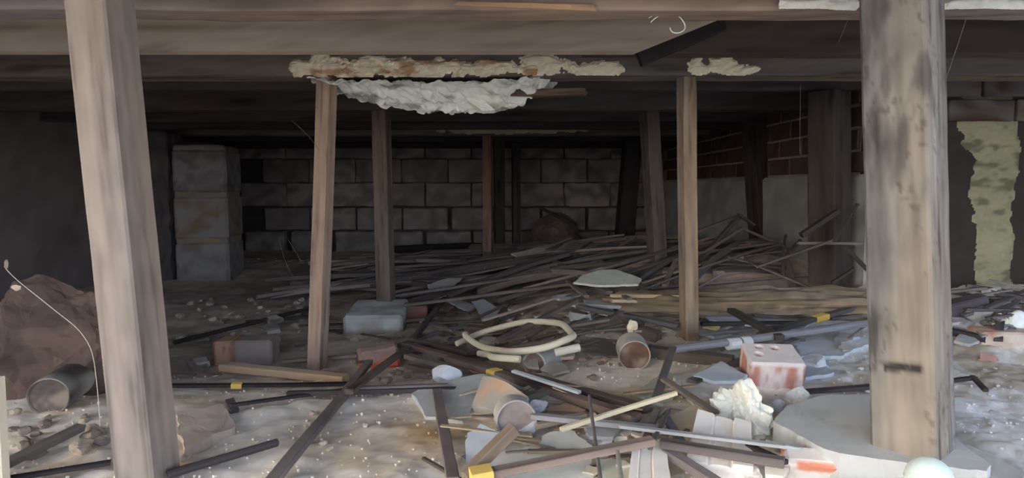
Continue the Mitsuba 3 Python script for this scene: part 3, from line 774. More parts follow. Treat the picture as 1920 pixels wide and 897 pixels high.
# -------- sheets and boards of the middle and the foreground
sheet([(772, 738), (800, 722), (905, 700), (925, 712), (880, 775), (868, 790), (800, 782)], 'grey sheet with a brown edge, left of the tan curved tile', SHEET, thick=0.016, dust=c(196, 194, 188), tilt=(0, 0.06))
sheet([(905, 708), (932, 698), (1075, 742), (1040, 768), (990, 775)], 'grey dusty sheet lying under the two long rusty bars', SHEET, thick=0.008, lift=0.016, dust=c(190, 190, 184))
sheet([(876, 812), (900, 795), (942, 812), (925, 850), (885, 885), (872, 870)], 'pale blue grey broken sheet left of the round drum end', c(196, 202, 208), lift=0.02, thick=0.008, tilt=(0.05, 0.2))
sheet([(888, 915), (930, 850), (1000, 838), (1030, 812), (1068, 806), (1112, 838), (1110, 915)], 'big grey fibre cement sheet across the centre bottom, under the bar with a yellow end', c(212, 210, 198), lift=0.014, thick=0.007, rag=0.006, tilt=(0.02, 0.10), dust=c(206, 204, 192))
sheet([(1120, 862), (1180, 850), (1190, 905), (1125, 910)], 'grey green sheet piece at the bottom edge between two thin upright wires', c(188, 188, 170), lift=0.012, thick=0.006, tilt=(0, 0.1))
sheet([(1095, 800), (1130, 790), (1172, 798), (1150, 820), (1105, 818)], 'grey slate under the pale thin stick in the foreground', c(160, 160, 158), lift=0.03, thick=0.008, tilt=(0, .1))
sheet([(1188, 738), (1240, 700), (1292, 700), (1262, 745), (1225, 752)], 'greenish grey sheet under the bent dark strap', c(176, 174, 158), lift=0.014, tilt=(0, 0.05))
sheet([(1262, 705), (1345, 690), (1395, 710), (1380, 732), (1345, 762), (1312, 768)], 'large tan grey sheet with a crumbled right edge, left of the mortar lump', c(196, 190, 176), lift=0.02, thick=0.012, rag=0.006, tilt=(0, 0.06), dust=c(206, 202, 192))
sheet([(1300, 705), (1352, 678), (1402, 703), (1382, 714), (1340, 716)], 'blue grey sheet corner pointing at the cored red brick', c(176, 184, 192), lift=0.034, thick=0.008, tilt=(0, 0.05), dust=c(196, 202, 206))
sheet([(1240, 800), (1262, 775), (1325, 752), (1352, 772), (1318, 800), (1262, 812)], 'tan broken tile in the centre right foreground, above the cream grooved tile', c(204, 188, 164), 'tile shard', lift=0.026, thick=0.012, tilt=(0, 0.12))
sheet([(1330, 674), (1372, 650), (1425, 640), (1440, 650), (1388, 676), (1340, 700)], 'pale grey sheet below the long blue grey conduit', c(184, 184, 176), lift=0.012, thick=0.006)
sheet([(1312, 585), (1400, 584), (1532, 601), (1500, 618), (1420, 612), (1330, 600)], 'light blue grey sheet behind the rod with the yellow tape', c(178, 184, 196), lift=0.02, thick=0.006)
sheet([(1490, 640), (1560, 622), (1640, 640), (1575, 668), (1500, 668)], 'bluish cement skin on the ground left of the right post', c(196, 202, 208), 'cement skin', lift=0.010, thick=0.012, rag=0.008)
sheet([(1500, 690), (1545, 680), (1560, 700), (1510, 708)], 'small bluish cement flake right of the cored red brick', c(196, 200, 206), 'cement skin', lift=0.010, thick=0.010, rag=0.006)
sheet([(1070, 641), (1090, 632), (1170, 638), (1168, 668), (1112, 669)], 'ragged dirty sheet with a pale front edge, left of the pipe stub', c(150, 142, 132), lift=0.012, thick=0.006, rag=0.006, dust=c(112, 104, 96))
sheet([(835, 563), (862, 562), (893, 574), (880, 583), (868, 580)], 'small grey slate leaning behind the cream hose, left one of two', c(160, 158, 156), 'slate', lift=0.045, thick=0.006, tilt=(0, 0.3))
sheet([(884, 566), (905, 561), (938, 580), (918, 602), (902, 590)], 'small grey slate leaning behind the cream hose, right one of two', c(150, 150, 152), 'slate', lift=0.045, thick=0.006, tilt=(0, 0.4))
sheet([(802, 533), (840, 522), (866, 522), (850, 536), (805, 546)], 'pale sheet lying at the left of the stick heap', c(176, 168, 160), lift=0.11, thick=0.006, tilt=(0, 0.15))
sheet([(958, 476), (1005, 465), (1047, 464), (1035, 478), (988, 489)], 'pale pointed sheet on top of the far end of the stick heap', c(176, 166, 160), lift=0.10, thick=0.008, tilt=(0, 0.15))
sheet([(1075, 529), (1095, 515), (1128, 506), (1155, 506), (1202, 522), (1196, 533), (1120, 535)], 'pale green grey sheet lying on the stick heap, left of the log', c(196, 198, 186), lift=0.13, thick=0.008, tilt=(0, 0.12))
sheet([(1035, 556), (1085, 548), (1090, 553), (1050, 562)], 'short white slat at the front of the stick heap', c(196, 194, 186), 'slat', lift=0.03, thick=0.008)
sheet([(1094, 562), (1108, 558), (1172, 566), (1165, 574), (1100, 570)], 'grey wooden slat against the splintered end of the log', c(172, 166, 156), 'slat', lift=0.045, thick=0.012, woody=0.1)
sheet([(1068, 569), (1090, 567), (1150, 580), (1140, 588), (1095, 580)], 'chalky white strip in front of the splintered log end', c(204, 204, 196), 'strip', lift=0.03, thick=0.01, rag=0.006)
k_ = sheet([(1314, 609), (1322, 604), (1350, 608), (1349, 619), (1318, 614)], 'pale yellow card lying right of the two tone post', c(220, 208, 150), 'card', lift=0.02, thick=0.004, tilt=(0, .3))
thing('china_piece', quad(gp(1066, 592, .015), gp(1110, 600, .015), gp(1106, 588, .05), gp(1070, 582, .05), 0.008, c(206, 208, 206), 71, 20, 10, lambda u, v: -0.035 * np.sin(u * np.pi)), 'white curved piece of china behind the right of the hose loop', 'china piece')
sheet([(330, 775), (420, 758), (440, 800), (345, 845)], 'flat clay slab with a pinkish face right of the left leaning post', c(206, 186, 168), 'clay slab', lift=0.012, thick=0.02, rag=0.008, bump=0.004)

# -------- the log and the rotten timbers
lg0, lg1 = gp(1172, 568, 0.04), gp(1660, 572, 0.045)
V, F, col = bar(lg0, lg1, 0.15, 0.115, c(134, 116, 95), 81, segs=140, round_=True, rough=0.3, wob=0.014, ragged=0.07, taper=(0.8, 1), k=1.6, grey=0.3)
lk = thing('log', (V, F, col), 'big rotten tan log lying behind the two tone post', 'log')
for s in range(7):
    z_ = 0.02 + 0.022 * (s % 4)
    part(lk, 'splinter', bar(lg0 + [-.05 + rng.uniform(-.03, .02), -0.05 + .02 * (s % 3), z_ - .05], lg0 + [0.18 + rng.uniform(0, .1), -0.06 + .02 * (s % 3), z_ - .055], 0.02, 0.012, lerp(c(190, 164, 120), c(130, 100, 78), rng.random()), 300 + s, segs=10, ragged=0.02, rough=.2, wob=0.006), 'frayed splinter at the end')
stick((1216, 668), (1372, 690), 34, c(104, 94, 82), 'dark timber baulk half buried in front of the two tone post', 'timber baulk', lift=(-0.002, -0.012), t=0.06, rough=0.1, wob=0.006)
stick((1178, 618), (1232, 634), 26, c(120, 92, 76), 'short rotten timber piece with pale mould, behind the pipe stub', 'timber piece', lift=(0.01, 0.005), t=0.05, rough=0.25, ragged=0.02)
stick((1215, 612), (1268, 632), 22, c(176, 158, 120), 'pale rotten timber piece against the two tone post', 'timber piece', lift=(0.01, 0.0), t=0.04, rough=0.25, ragged=0.02)
lump(1186, 612, 22, 28, 'cream crumb of mould on the rotten timber piece behind the pipe stub', MOULD, 'mould', 'mould_lump', lift=0.02)
stick((740, 468), (905, 460), 22, c(56, 50, 48), 'black timber plate along the foot of the far wall', 'timber plank', lift=(0.05, 0.05), t=0.05)
stick((742, 492), (872, 488), 22, c(110, 102, 98), 'grey plank lying before the far wall between two posts', 'timber plank', lift=(0.03, 0.03), t=0.03)
stick((418, 688), (648, 712), 24, c(190, 160, 128), 'tan batten lying in front of the brick with the orange end', lift=(0.03, 0.012), t=0.022, k=0.6)

# -------- rods, bars and battens one can follow
stick((503, 915), (694, 680), 19, c(124, 108, 98), 'long grey brown batten rising from the bottom edge towards the red brick', lift=(0.02, 0.05), t=0.014)
stick((655, 735), (770, 648), 15, c(116, 98, 88), 'brown batten crossing the end of the long grey brown batten by the red brick', lift=(0.03, 0.05), t=0.012)
stick((318, 888), (517, 830), 20, IRON, 'dark round bar lying right of the left leaning post, bottom left', 'bar', lift=(0.016, 0.022), t=0.014, round_=True, grey=0)
stick((-30, 905), (205, 868), 20, IRON, 'dark bar at the bottom left corner, left of the leaning post', 'bar', lift=(0.012, 0.012), round_=True, grey=0)
stick((8, 872), (150, 802), 26, c(112, 104, 98), 'grey brown board crossing the ground at the left edge', 'board', lift=(0.012, 0.02), t=0.012)
kk, A, B = stick((318, 724), (650, 720), 13, c(60, 56, 56), 'long thin black rod below the tan batten, with a yellow tie', 'rod', lift=(0.012, 0.012), t=0.008, grey=0)
tape(kk, A, B, 0.34, 0.40, 0.02, 0.014)
stick((432, 760), (650, 731), 12, IRON, 'thin black strap with a hooked left end, below the long thin black rod', 'strap', lift=(0.016, 0.014), t=0.006, grey=0, mid=None)
stick((430, 752), (440, 772), 16, IRON, 'black hooked bit at the end of the thin black strap', 'strap', lift=(0.02, 0.006), t=0.008, grey=0)
stick((540, 739), (852, 731), 13, c(84, 76, 76), 'dark bar running up to the bluish white flat stone', 'bar', lift=(0.014, 0.016), t=0.01, grey=0.1)
stick((650, 728), (838, 722), 9, c(110, 102, 100), 'second thin bar beside the dark bar by the bluish white stone', 'bar', lift=(0.022, 0.024), t=0.006)
stick((330, 643), (592, 576), 12, c(74, 66, 62), 'dark curved cable from the left post to the slim leaning post', 'cable', lift=(0.015, 0.02), t=0.016, round_=True, mid=None)
stick((462, 604), (600, 592), 10, c(80, 72, 68), 'dark stick left of the slim leaning post, over the pebbles', lift=(0.02, 0.02))
stick((760, 646), (1215, 766), 19, c(104, 86, 76), 'upper of the two long rusty bars crossing the middle', 'bar', lift=(0.05, 0.03), t=0.014, k=1.3, grey=0.15)
kk, A, B = stick((842, 672), (1192, 786), 23, c(110, 92, 82), 'lower of the two long rusty bars crossing the middle, with yellow tape', 'bar', lift=(0.055, 0.04), t=0.016, k=1.3, grey=0.15)
tape(kk, A, B, 0.31, 0.35, 0.035, 0.022)
stick((963, 697), (1086, 736), 11, c(190, 190, 188), 'bright grey slat between the two long rusty bars', 'slat', lift=(0.055, 0.045), t=0.006, k=0.3)
stick((770, 636), (880, 664), 12, c(96, 84, 76), 'brown lath at the upper left end of the long rusty bars', lift=(0.045, 0.035))
stick((765, 668), (872, 696), 17, c(132, 120, 104), 'grey brown lath under the left end of the long rusty bars', lift=(0.03, 0.02))
stick((765, 686), (850, 706), 12, c(120, 104, 92), 'short brown lath behind the bluish white stone', lift=(0.016, 0.014))
stick((835, 560), (775, 635), 11, c(84, 76, 72), 'dark stick slanting up from the rusty bars to the heap', lift=(0.04, 0.04))
stick((1055, 806), (1268, 738), 9, W_PALE, 'thin pale new stick lying across the rusty bars', 'stick', lift=(0.05, 0.07), t=0.008, k=0.4, grey=0)
stick((1000, 780), (1245, 806), 17, c(150, 146, 146), 'grey dusty batten behind the big fibre cement sheet', lift=(0.045, 0.05), t=0.01, k=0.6)
stick((1165, 800), (1470, 838), 13, c(160, 160, 160), 'long thin grey strip crossing over the cream grooved tile', 'strip', lift=(0.06, 0.065), t=0.006, k=0.5)
stick((1440, 832), (1590, 862), 10, c(190, 196, 194), 'pale end strip running on towards the whitish brick', 'strip', lift=(0.06, 0.035), t=0.006, k=0.4)
kk, A, B = stick((886, 893), (1222, 829), 25, c(134, 116, 106), 'long brown bar with a yellow left end, across the bottom centre', 'bar', lift=(0.045, 0.075), t=0.012, k=0.9)
tape(kk, A, B, -0.01, 0.1, 0.034, 0.02)
stick((872, 892), (962, 806), 24, c(142, 122, 104), 'brown stick with a pale broken end leaning on the round drum end', lift=(0.03, 0.085), t=0.02)
stick((1240, 832), (1468, 868), 23, c(104, 94, 90), 'rusty bar below the cream grooved tile', 'bar', lift=(0.055, 0.055), t=0.014, k=1.2, grey=0.1)
stick((1250, 848), (1352, 912), 26, c(124, 112, 108), 'brown grey bar running out of the bottom edge, under the rusty bar', 'bar', lift=(0.04, 0.025), t=0.014, k=0.9)
stick((1405, 838), (1470, 868), 18, c(76, 68, 68), 'dark flat end meeting the rusty bar from above', 'bar', lift=(0.045, 0.045), t=0.008)
stick((1246, 712), (1342, 774), 17, c(120, 100, 82), 'rust brown strap slanting over the large tan grey sheet', 'strap', lift=(0.055, 0.04), t=0.006, k=1.2)
stick((1262, 652), (1230, 748), 15, c(96, 90, 86), 'dark bent strap hanging down from the timber baulk', 'strap', lift=(0.06, 0.03), t=0.006)
stick((1300, 716), (1492, 637), 19, c(108, 100, 98), 'dark flat bar pointing up right, behind the cored red brick', 'bar', lift=(0.03, 0.035), t=0.008)
kk, A, B = stick((1262, 656), (1650, 604), 20, c(128, 130, 138), 'long blue grey conduit with white couplings, in front of the two tone post', 'conduit', lift=(0.035, 0.055), t=0.022, round_=True, k=0.5, rough=0.02)
for f0, f1 in ((0.235, 0.285), (0.298, 0.335)):
    part(kk, 'coupling', bar(A + (B - A) * f0 + [0, -.008, -.006], A + (B - A) * f1 + [0, -.008, -.006], 0.036, 0.034, c(206, 208, 214), 4, segs=4, round_=True, rough=0.02, k=.3), 'white coupling')
kk, A, B = stick((1425, 628), (1640, 566), 14, c(84, 78, 76), 'dark rod with yellow tape, pointing at the right post', 'rod', lift=(0.03, 0.05), t=0.014)
tape(kk, A, B, 0.44, 0.54, 0.03, 0.02)
stick((1372, 582), (1462, 634), 17, c(74, 66, 64), 'short dark stick lying across the rods right of the two tone post', lift=(0.06, 0.045), t=0.016)
stick((1316, 608), (1490, 606), 12, c(76, 70, 68), 'dark lath behind the short dark stick', lift=(0.03, 0.03))
stick((1314, 628), (1480, 612), 9, c(120, 118, 120), 'grey lath just behind the blue grey conduit', lift=(0.025, 0.03))
stick((1085, 575), (1270, 612), 16, c(90, 86, 86), 'dark grey bar running past the white china piece to the two tone post', 'bar', lift=(0.06, 0.04), t=0.014)
stick((1515, 733), (1645, 724), 15, c(76, 70, 72), 'dark flat bar left of the right post, behind the concrete slab', 'bar', lift=(0.014, 0.014), t=0.008, grey=0)
kk, A, B = stick((1770, 714), (1826, 708), 11, c(74, 68, 68), 'dark bar with a bent end, right of the right post', 'bar', lift=(0.016, 0.018), t=0.008, grey=0)
part(kk, 'bent_end', bar(B, gp(1851, 734, .01), 0.012, 0.008, c(74, 68, 68), 9, segs=6), 'bent down end')
stick((1768, 620), (1848, 636), 18, c(58, 54, 58), 'dark board end right of the right post, touching the dusty red brick', 'board', lift=(0.016, 0.016), t=0.02)
stick((1766, 585), (1842, 566), 34, c(84, 80, 88), 'dark box shaped timber in the rubble right of the right post', 'timber piece', lift=(0.03, 0.03), t=0.05)
stick((1822, 540), (1920, 560), 14, c(78, 76, 80), 'dark stick at the foot of the peeling green paint', lift=(0.03, 0.03))
stick((1770, 545), (1925, 575), 12, c(70, 68, 72), 'dark lath in the rubble near the right edge', lift=(0.02, 0.03))
stick((818, 735), (848, 902), 21, c(120, 106, 102), 'upright looking grey brown batten lying towards the eye, left of the grey sheets', lift=(0.02, 0.02), t=0.012)
stick((1104, 742), (1127, 912), 7, c(128, 118, 110), 'thin wire running down to the bottom edge past the white plaster fragment', 'wire', lift=(0.07, 0.05), t=0.006, round_=True)
stick((1160, 848), (1170, 915), 9, c(124, 116, 106), 'short thin wire left of the cream ribbed tile piece', 'wire', lift=(0.07, 0.05), t=0.006, round_=True)
for p0, p1, w, lab in (((1196, 806), (1246, 768), 20, 'dark shredded lath under the tip of the thin pale stick, left one'), ((1212, 822), (1232, 772), 12, 'dark shredded lath under the tip of the thin pale stick, thin middle one'), ((1238, 770), (1278, 832), 16, 'dark shredded lath under the tip of the thin pale stick, right one')):
    stick(p0, p1, w, c(100, 94, 90), lab, lift=(0.035, 0.05), t=0.008, rough=0.15, ragged=0.015)
stick((1255, 770), (1222, 840), 8, c(92, 86, 82), 'thin dark twig crossing the shredded laths', 'twig', lift=(0.05, 0.06), t=0.006)
stick((870, 905), (795, 862), 8, c(96, 84, 74), 'thin brown twig beside the upright looking batten', 'twig', lift=(0.012, 0.012), t=0.005)
stick((1005, 800), (1096, 780), 16, c(176, 160, 130), 'pale brown lath behind the big fibre cement sheet', lift=(0.028, 0.03), t=0.01)
stick((985, 745), (1055, 728), 18, c(128, 112, 96), 'brown lath under the lower rusty bar', lift=(0.026, 0.02), t=0.012)

# the cream board at the very edge
kx = at(2, 905, 0.97)
thing('painted_board', bar([kx[0] - .03, 0.97, -0.02], [kx[0] - .036, 0.985, EYE[2] - 0.30], 0.075, 0.02, c(232, 216, 190), 91, size=0.02, up=(0, -1, 0), k=0.25, grey=0), 'cream board standing at the left edge of the photo', 'board')

# -------- the heap of sticks
HP = [((1290, 440), (1385, 405), 10), ((1384, 404), (1412, 422), 8), ((1312, 490), (1386, 408), 13), ((1325, 470), (1392, 428), 10), ((1390, 428), (1478, 466), 9), ((1450, 502), (1500, 452), 8), ((1504, 442), (1570, 398), 15),
      ((1560, 458), (1606, 384), 8), ((1576, 456), (1628, 508), 9), ((1496, 456), (1614, 457), 9), ((1300, 476), (1450, 455), 9), ((1310, 500), (1480, 515), 8), ((1420, 500), (1560, 452), 8), ((1560, 530), (1600, 505), 9),
      ((1290, 505), (1410, 520), 7), ((1205, 530), (1335, 488), 6), ((1246, 536), (1272, 480), 10), ((1030, 484), (1142, 550), 11), ((1100, 502), (1196, 444), 10), ((1115, 482), (1150, 512), 9), ((1185, 500), (1225, 495), 9),
      ((1128, 505), (1142, 530), 6), ((740, 556), (1105, 500), 9), ((760, 572), (1140, 524), 10), ((905, 500), (1040, 470), 9), ((985, 500), (1032, 490), 5), ((1065, 528), (1098, 556), 9), ((1148, 545), (1180, 562), 9),
      ((930, 640), (1080, 565), 12), ((905, 600), (1045, 560), 8), ((845, 620), (940, 575), 7), ((1060, 612), (1140, 600), 10), ((1140, 600), (1165, 585), 10)]
LB = ['flung up from the heap in front of the grey plinth', 'leaning in the heap before the broad blackish post', 'in the heap between the dark leaning post and the two tone post', 'running across the heap behind the cream hose']
for i, (p0, p1, w) in enumerate(HP):
    mx = (p0[0] + p1[0]) / 2
    g = 1 if mx > 1480 else 0 if mx > 1280 else 2 if mx > 1095 else 3
    base = lerp(c(96, 86, 82), c(150, 134, 120), rng.random() ** 1.5)
    lab, grp = 'weathered stick ' + LB[g], 'sticks ' + LB[g]
    if mx > 1280:  # reaching up out of the heap
        base = lerp(c(58, 52, 50), c(104, 92, 84), rng.random() ** 1.5)
        yd = [min((2.72 if mx < 1480 else 2.22) - 0.12 * rng.random(), 1.2 * FPX / (p[0] - CX)) for p in (p0, p1)]
        A, B = at(*p0, yd[0]), at(*p1, yd[1])
        w = w * yd[0] / FPX
        thing('stick', bar(A, B, w, w * 0.55, base, 400 + i, size=0.03, wob=0.006, ragged=0.01, rough=0.1), lab, 'stick', grp)
    else:
        stick(p0, p1, w, base, lab, lift=(0.08, 0.08), t=None, seed=400 + i, wob=0.006, name='stick', cat='stick', group=grp)
r2 = np.random.default_rng(21)
n_ = 0
for i in range(230):
    px = r2.uniform(640, 1640)
    edge = np.interp(px, [640, 760, 1000, 1250, 1400, 1640], [520, 498, 470, 448, 440, 450])
    low = np.interp(px, [640, 800, 1000, 1200, 1640], [560, 570, 562, 552, 545])
    py = edge + (low - edge) * r2.random() ** 1.1
    P = gp(px, py)
    if P[1] > 5.0 or P[1] < 1.9:
        continue
    L = r2.uniform(0.25, 1.0)
    a = r2.normal(0.12, 0.36) if r2.random() < .75 else r2.uniform(-1.2, 1.2)
    hx, hy = math.cos(a) * L / 2, math.sin(a) * L / 2
    lf = r2.uniform(0.012, 0.075)
    A, B = P + [-hx, -hy, 0], P + [hx, hy, 0]
    if max(A[0], B[0]) > XR - 0.05 and max(A[1], B[1]) > 2.3:
        continue
    if min(A[1], B[1]) < 1.85:
        continue
    A[2] = H(A[0], A[1]) + lf + r2.uniform(-.006, .02)
    B[2] = H(B[0], B[1]) + lf + r2.uniform(-.006, .03)
    w = r2.choice([0.012, 0.018, 0.026, 0.034, 0.05])
    V, F, col = bar(A, B, w, w * r2.uniform(.3, .6), lerp(c(84, 75, 72), c(146, 130, 120), r2.random() ** 1.6), 500 + i, segs=8, wob=0.008, ragged=0.01, rough=0.08, roll=r2.uniform(-.5, .5), mid=(A + B) / 2 + [0, 0, r2.uniform(-.005, .02)])
    zone = ['behind the pale concrete block', 'left of the thin reddish post', 'right of the thin reddish post', 'below the dark leaning post', 'behind the rotten log'][int(np.digitize(px, [800, 915, 1110, 1265]))]
    kind = 'broad flat' if w > 0.03 else 'thin'
    thing('stick', (V, F, col), kind + ' weathered stick in the big heap, ' + zone, 'stick', kind + ' sticks of the heap ' + zone)
    n_ += 1

# -------- loose pieces of rubble
def scatter(count, box, lab, group, cols, s0, s1, seed, name='rubble_piece', cat='rubble', flat=0.55):
    r3 = np.random.default_rng(seed)
    for i in range(count):
        P = gp(r3.uniform(box[0], box[2]), r3.uniform(box[1], box[3]))
        s = r3.uniform(s0, s1)
        m = rock(P + [0, 0, s * flat * .22], s, s * r3.uniform(.6, 1), s * flat, cols[r3.integers(len(cols))] * r3.uniform(.85, 1.1), seed * 100 + i, cuts=8, sub=2, yaw=r3.uniform(0, 6))
        thing(name, m, lab, cat, group)


scatter(46, (330, 560, 590, 640), 'brownish stone in the rubble between the left post and the slim leaning post', 'stones left of the slim leaning post', [c(176, 164, 148), c(196, 184, 166), c(150, 138, 124)], 0.018, 0.05, 31)
scatter(22, (640, 630, 780, 720), 'brownish stone in the rubble around the broken red brick', 'stones around the broken red brick', [c(150, 134, 116), c(170, 156, 136)], 0.015, 0.045, 32)
scatter(26, (1070, 600, 1180, 720), 'small brown stone between the hose loop and the pipe stub', 'stones by the pipe stub', [c(140, 118, 104), c(164, 140, 124)], 0.012, 0.035, 33)
scatter(30, (780, 560, 1060, 640), 'brown chip of rubble around the hose loop', 'rubble chips around the hose loop', [c(110, 96, 86), c(134, 120, 106), c(120, 92, 78)], 0.015, 0.06, 34, flat=0.4)
scatter(40, (1500, 630, 1640, 760), 'whitish crumb of lime left of the right post', 'lime crumbs left of the right post', [c(208, 208, 206), c(190, 184, 176)], 0.006, 0.02, 35)
scatter(22, (1780, 640, 1920, 820), 'whitish crumb of lime right of the right post', 'lime crumbs right of the right post', [c(206, 206, 206), c(180, 178, 176)], 0.005, 0.016, 36)
scatter(22, (1780, 555, 1920, 640), 'grey stone in the rubble below the peeling green paint', 'stones below the peeling paint', [c(130, 130, 134), c(158, 156, 154), c(110, 108, 112)], 0.025, 0.07, 37)
scatter(12, (330, 740, 860, 890), 'cream clay crumb on the bare ground in the left foreground', 'clay crumbs in the left foreground', [c(220, 206, 186), c(206, 188, 162)], 0.006, 0.026, 38)
scatter(34, (1060, 740, 1440, 890), 'pale crumb of rubble among the tiles in the centre right foreground', 'crumbs among the foreground tiles', [c(208, 196, 176), c(180, 164, 140), c(170, 168, 164)], 0.010, 0.032, 39)
scatter(20, (20, 770, 200, 880), 'dusty clod on the ground left of the leaning post', 'clods left of the leaning post', [c(180, 164, 144), c(150, 136, 122)], 0.015, 0.05, 40)
scatter(14, (850, 780, 1100, 890), 'pale crumb of rubble among the grey sheets in the centre foreground', 'crumbs among the grey sheets', [c(190, 180, 164), c(170, 168, 164)], 0.010, 0.03, 42)
# more broken sheet and splintered wood among it
r5 = np.random.default_rng(77)
def shards(count, box, lab, group, cols, s0, s1, cat='shard'):
    for i in range(count):
        cx, cy = r5.uniform(box[0], box[2]), r5.uniform(box[1], box[3])
        d_ = gp(cx, cy)[1]
        rr, n, a0 = r5.uniform(s0, s1) * FPX / d_, r5.integers(4, 6), r5.uniform(0, 6)
        an = a0 + np.sort(r5.uniform(0.75, 1.25, n).cumsum() / n * 6.0)
        poly = [(cx + rr * r5.uniform(.7, 1.1) * math.cos(t_), cy + 0.42 * rr * r5.uniform(.7, 1.1) * math.sin(t_)) for t_ in an]
        thing('shard', plate(poly, r5.uniform(.012, .03), r5.choice([.006, .009, .014]), cols[r5.integers(len(cols))] * r5.uniform(.85, 1.08), 900 + i, tilt=(r5.uniform(-.15, .15), r5.uniform(-.02, .25)), rag=0.003, size=0.04, dust=DUST, amount=.25), lab, cat, group)


def bits(count, box, lab, group, l0, l1, w0, w1, tones, lift):
    for i in range(count):
        P = gp(r5.uniform(box[0], box[2]), r5.uniform(box[1], box[3]))
        a, L = r5.uniform(-.7, .9), r5.uniform(l0, l1)
        A, B = P + [-math.cos(a) * L / 2, -math.sin(a) * L / 2, 0], P + [math.cos(a) * L / 2, math.sin(a) * L / 2, 0]
        A[2], B[2] = H(A[0], A[1]) + r5.uniform(*lift), H(B[0], B[1]) + r5.uniform(*lift)
        w = r5.uniform(w0, w1)
        thing('splinter', bar(A, B, w, w * r5.uniform(.3, .6), lerp(*tones, r5.random()), 1200 + i, segs=5, wob=0.004, ragged=0.008, rough=0.12), lab, 'splinter', group)


shards(16, (790, 660, 1060, 760), 'small grey shard of sheet among the long rusty bars', 'shards among the long rusty bars', [SHEET, c(170, 160, 148), c(188, 160, 134)], 0.02, 0.05)
shards(22, (1060, 745, 1290, 890), 'small pale shard in the foreground between the big grey sheet and the cream grooved tile', 'shards between the big sheet and the grooved tile', [SHEET, CREAM, c(196, 176, 150)], 0.014, 0.035)
shards(12, (1300, 700, 1460, 890), 'small pale shard around the cream grooved tile and the mortar lump', 'shards around the mortar lump', [SHEET, CREAM, c(206, 206, 208)], 0.014, 0.035)
shards(14, (780, 570, 1080, 650), 'dull shard of slate lying around the hose loop', 'slate shards around the hose loop', [c(150, 144, 138), c(130, 122, 114), c(146, 120, 100)], 0.025, 0.06)
shards(10, (340, 590, 640, 690), 'dull flat shard on the ground between the left post and the slim leaning post', 'shards left of the slim leaning post', [c(150, 142, 132), c(126, 116, 106)], 0.02, 0.05)
shards(12, (1320, 600, 1640, 660), 'bluish grey shard along the blue grey conduit', 'shards along the conduit', [c(180, 186, 194), c(160, 164, 168)], 0.02, 0.05)
shards(8, (1780, 560, 1910, 640), 'grey shard in the rubble beyond the right post', 'shards beyond the right post', [c(170, 172, 176), c(140, 142, 146)], 0.025, 0.05)
bits(26, (780, 580, 1090, 680), 'short dark splinter of wood around the hose loop', 'splinters around the hose loop', 0.1, 0.3, 0.008, 0.022, (c(88, 78, 72), c(140, 124, 108)), (.01, .035))
bits(24, (860, 740, 1300, 880), 'short brown splinter of wood in the foreground rubble', 'splinters in the foreground rubble', 0.06, 0.2, 0.004, 0.012, (c(96, 84, 76), c(176, 156, 128)), (.012, .04))
bits(22, (1060, 565, 1300, 640), 'short grey splinter of wood before the rotten log end', 'splinters before the log end', 0.08, 0.3, 0.008, 0.02, (c(90, 84, 80), c(160, 146, 124)), (.01, .04))
bits(16, (1320, 580, 1640, 640), 'short dark splinter of wood behind the blue grey conduit', 'splinters behind the conduit', 0.1, 0.35, 0.008, 0.02, (c(80, 74, 74), c(130, 124, 122)), (.01, .04))
bits(14, (600, 600, 800, 700), 'short dark splinter of wood around the concrete block and the red brick', 'splinters around the concrete block', 0.08, 0.25, 0.008, 0.02, (c(90, 80, 74), c(140, 126, 112)), (.01, .03))
bits(14, (1780, 560, 1920, 620), 'dark splinter of wood in the rubble beyond the right post', 'splinters beyond the right post', 0.1, 0.3, 0.01, 0.025, (c(76, 74, 78), c(120, 116, 116)), (.02, .05))
# grit that nobody could count
r4 = np.random.default_rng(55)
ico = trimesh.creation.icosphere(0)
n_g = 2600
gx, gy = r4.uniform(-1.6, 1.25, n_g), 1.02 + 1.25 * r4.random(n_g) ** 1.3
gz, gs = H(gx, gy), r4.uniform(0.0010, 0.0036, n_g)
gv = np.array(ico.vertices)[None] * gs[:, None, None] * r4.uniform(.6, 1.2, (n_g, 1, 3)) + np.c_[gx, gy, gz + gs * .3][:, None]
gf = (np.array(ico.faces)[None] + (np.arange(n_g) * 12)[:, None, None]).reshape(-1, 3)
gc = np.repeat(ground_colour(np.c_[gx, gy, gz]) * r4.uniform(.8, 1.15, (n_g, 1)), 12, axis=0)
VV, FF, CC = [gv.reshape(-1, 3)], [gf], [gc]
put('grit', np.vstack(VV), np.vstack(FF), np.vstack(CC))
tag('grit', 'fine grit and crumbs strewn over the dusty ground', 'grit', None, 'stuff')

# -------- cobwebs and hanging threads
def web(pts, r, label, base=c(220, 210, 200)):
    return thing('cobweb', tube_mesh(pts, r, base, len(scene), 5, 0.2, 4), label, 'cobweb')

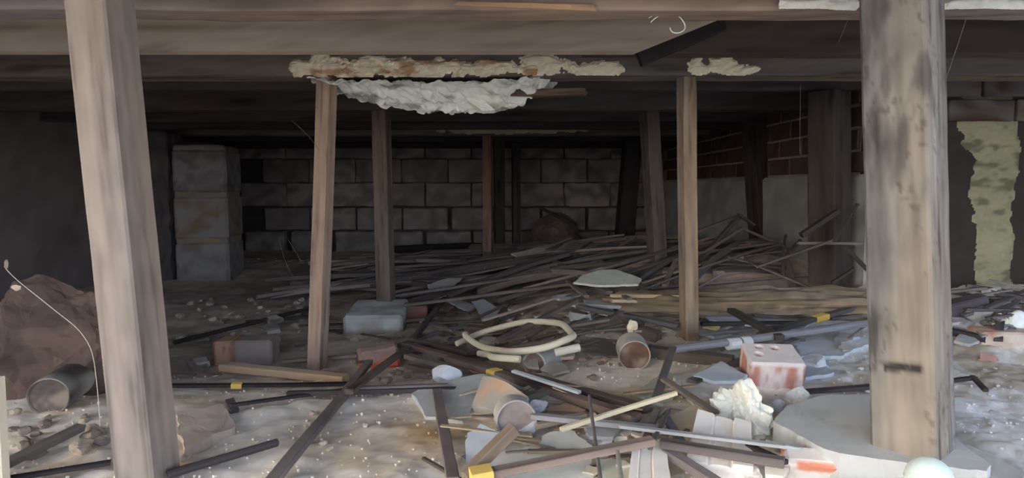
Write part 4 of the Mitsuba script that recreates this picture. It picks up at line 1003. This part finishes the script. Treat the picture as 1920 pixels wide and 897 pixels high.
ft = [at(8, 500, 1.45), at(35, 528, 1.42), at(75, 560, 1.40), at(115, 592, 1.38), at(148, 620, 1.36), at(168, 650, 1.34), at(178, 690, 1.3), at(184, 745, 1.26), at(188, 800, 1.22)]
k_ = web(ft, 0.0009, 'dusty cobweb strand sagging over the dark earth heap at the left')
part(k_, 'tuft', rock(at(30, 540, 1.415), 0.022, 0.006, 0.014, c(206, 186, 164), 5, cuts=2, sub=2, rough=.3), 'pale dusty clump')
part(k_, 'tuft', rock(at(12, 496, 1.445), 0.009, 0.006, 0.022, c(150, 136, 124), 6, cuts=2, sub=2, rough=.3), 'pale dusty clump')
web([at(1595, 25, Y1 + .05), at(1572, 80, Y1 + .06)], 0.0004, 'short thin thread under the front joist, left of the right post', c(110, 104, 100))
web([at(1815, 24, Y1 + .05), at(1792, 95, Y1 + .06), at(1762, 180, Y1 + .07)], 0.0005, 'long thin thread slanting down beside the right post', c(130, 126, 124))
web([at(1501, 160, 2.0), at(1500, 225, 2.0), at(1500, 290, 2.0)], 0.0005, 'fine vertical thread in front of the brick wall', c(120, 116, 112))
web([at(524, 448, 2.2), at(535, 490, 2.2), at(550, 520, 2.2)], 0.0005, 'faint thread in the dark left of the slim leaning post, left one', c(120, 112, 108))
web([at(540, 450, 2.2), at(556, 475, 2.2), at(566, 495, 2.2)], 0.0005, 'faint thread in the dark left of the slim leaning post, right one', c(120, 112, 108))
web([at(545, 225, 2.0), at(575, 252, 2.0), at(598, 282, 1.97)], 0.0005, 'faint thread hanging beside the top of the slim leaning post', c(120, 112, 108))
web([at(908, 500, 3.3), at(908, 540, 3.25), at(906, 575, 3.2)], 0.0008, 'fine pale thread hanging below the foot of the thin reddish post', c(150, 144, 140))
for pts, lab in ((((1220, 42), (1240, 28), (1262, 24), (1282, 28)), 'white fibre strand curling under the front joist, upper one'), (((1216, 34), (1232, 26), (1250, 20)), 'white fibre strand curling under the front joist, short left one'), (((1262, 24), (1278, 36), (1284, 54), (1270, 62), (1256, 52)), 'white fibre strand curling under the front joist, looped one')):
    web([at(x, y, Y1 + .05) for x, y in pts], 0.0011, lab, c(226, 222, 214))

# a thing with parts: its main piece becomes a named part too
MAIN = {'timber_beam': 'timber', 'timber_post': 'shaft', 'log': 'trunk', 'rod': 'shaft', 'bar': 'shaft', 'conduit': 'pipe', 'pipe_stub': 'shell', 'drum_end': 'shell', 'masonry_pier': 'core', 'cobweb': 'strand'}
for key in list(scene):
    kind_ = key[:-4] if key[-4:-3] == '_' and key[-3:].isdigit() else key
    if kind_ in MAIN and '__' not in key and any(k_.startswith(key + '__') for k_ in scene):
        scene[f'{key}__{MAIN[kind_]}'] = scene.pop(key)
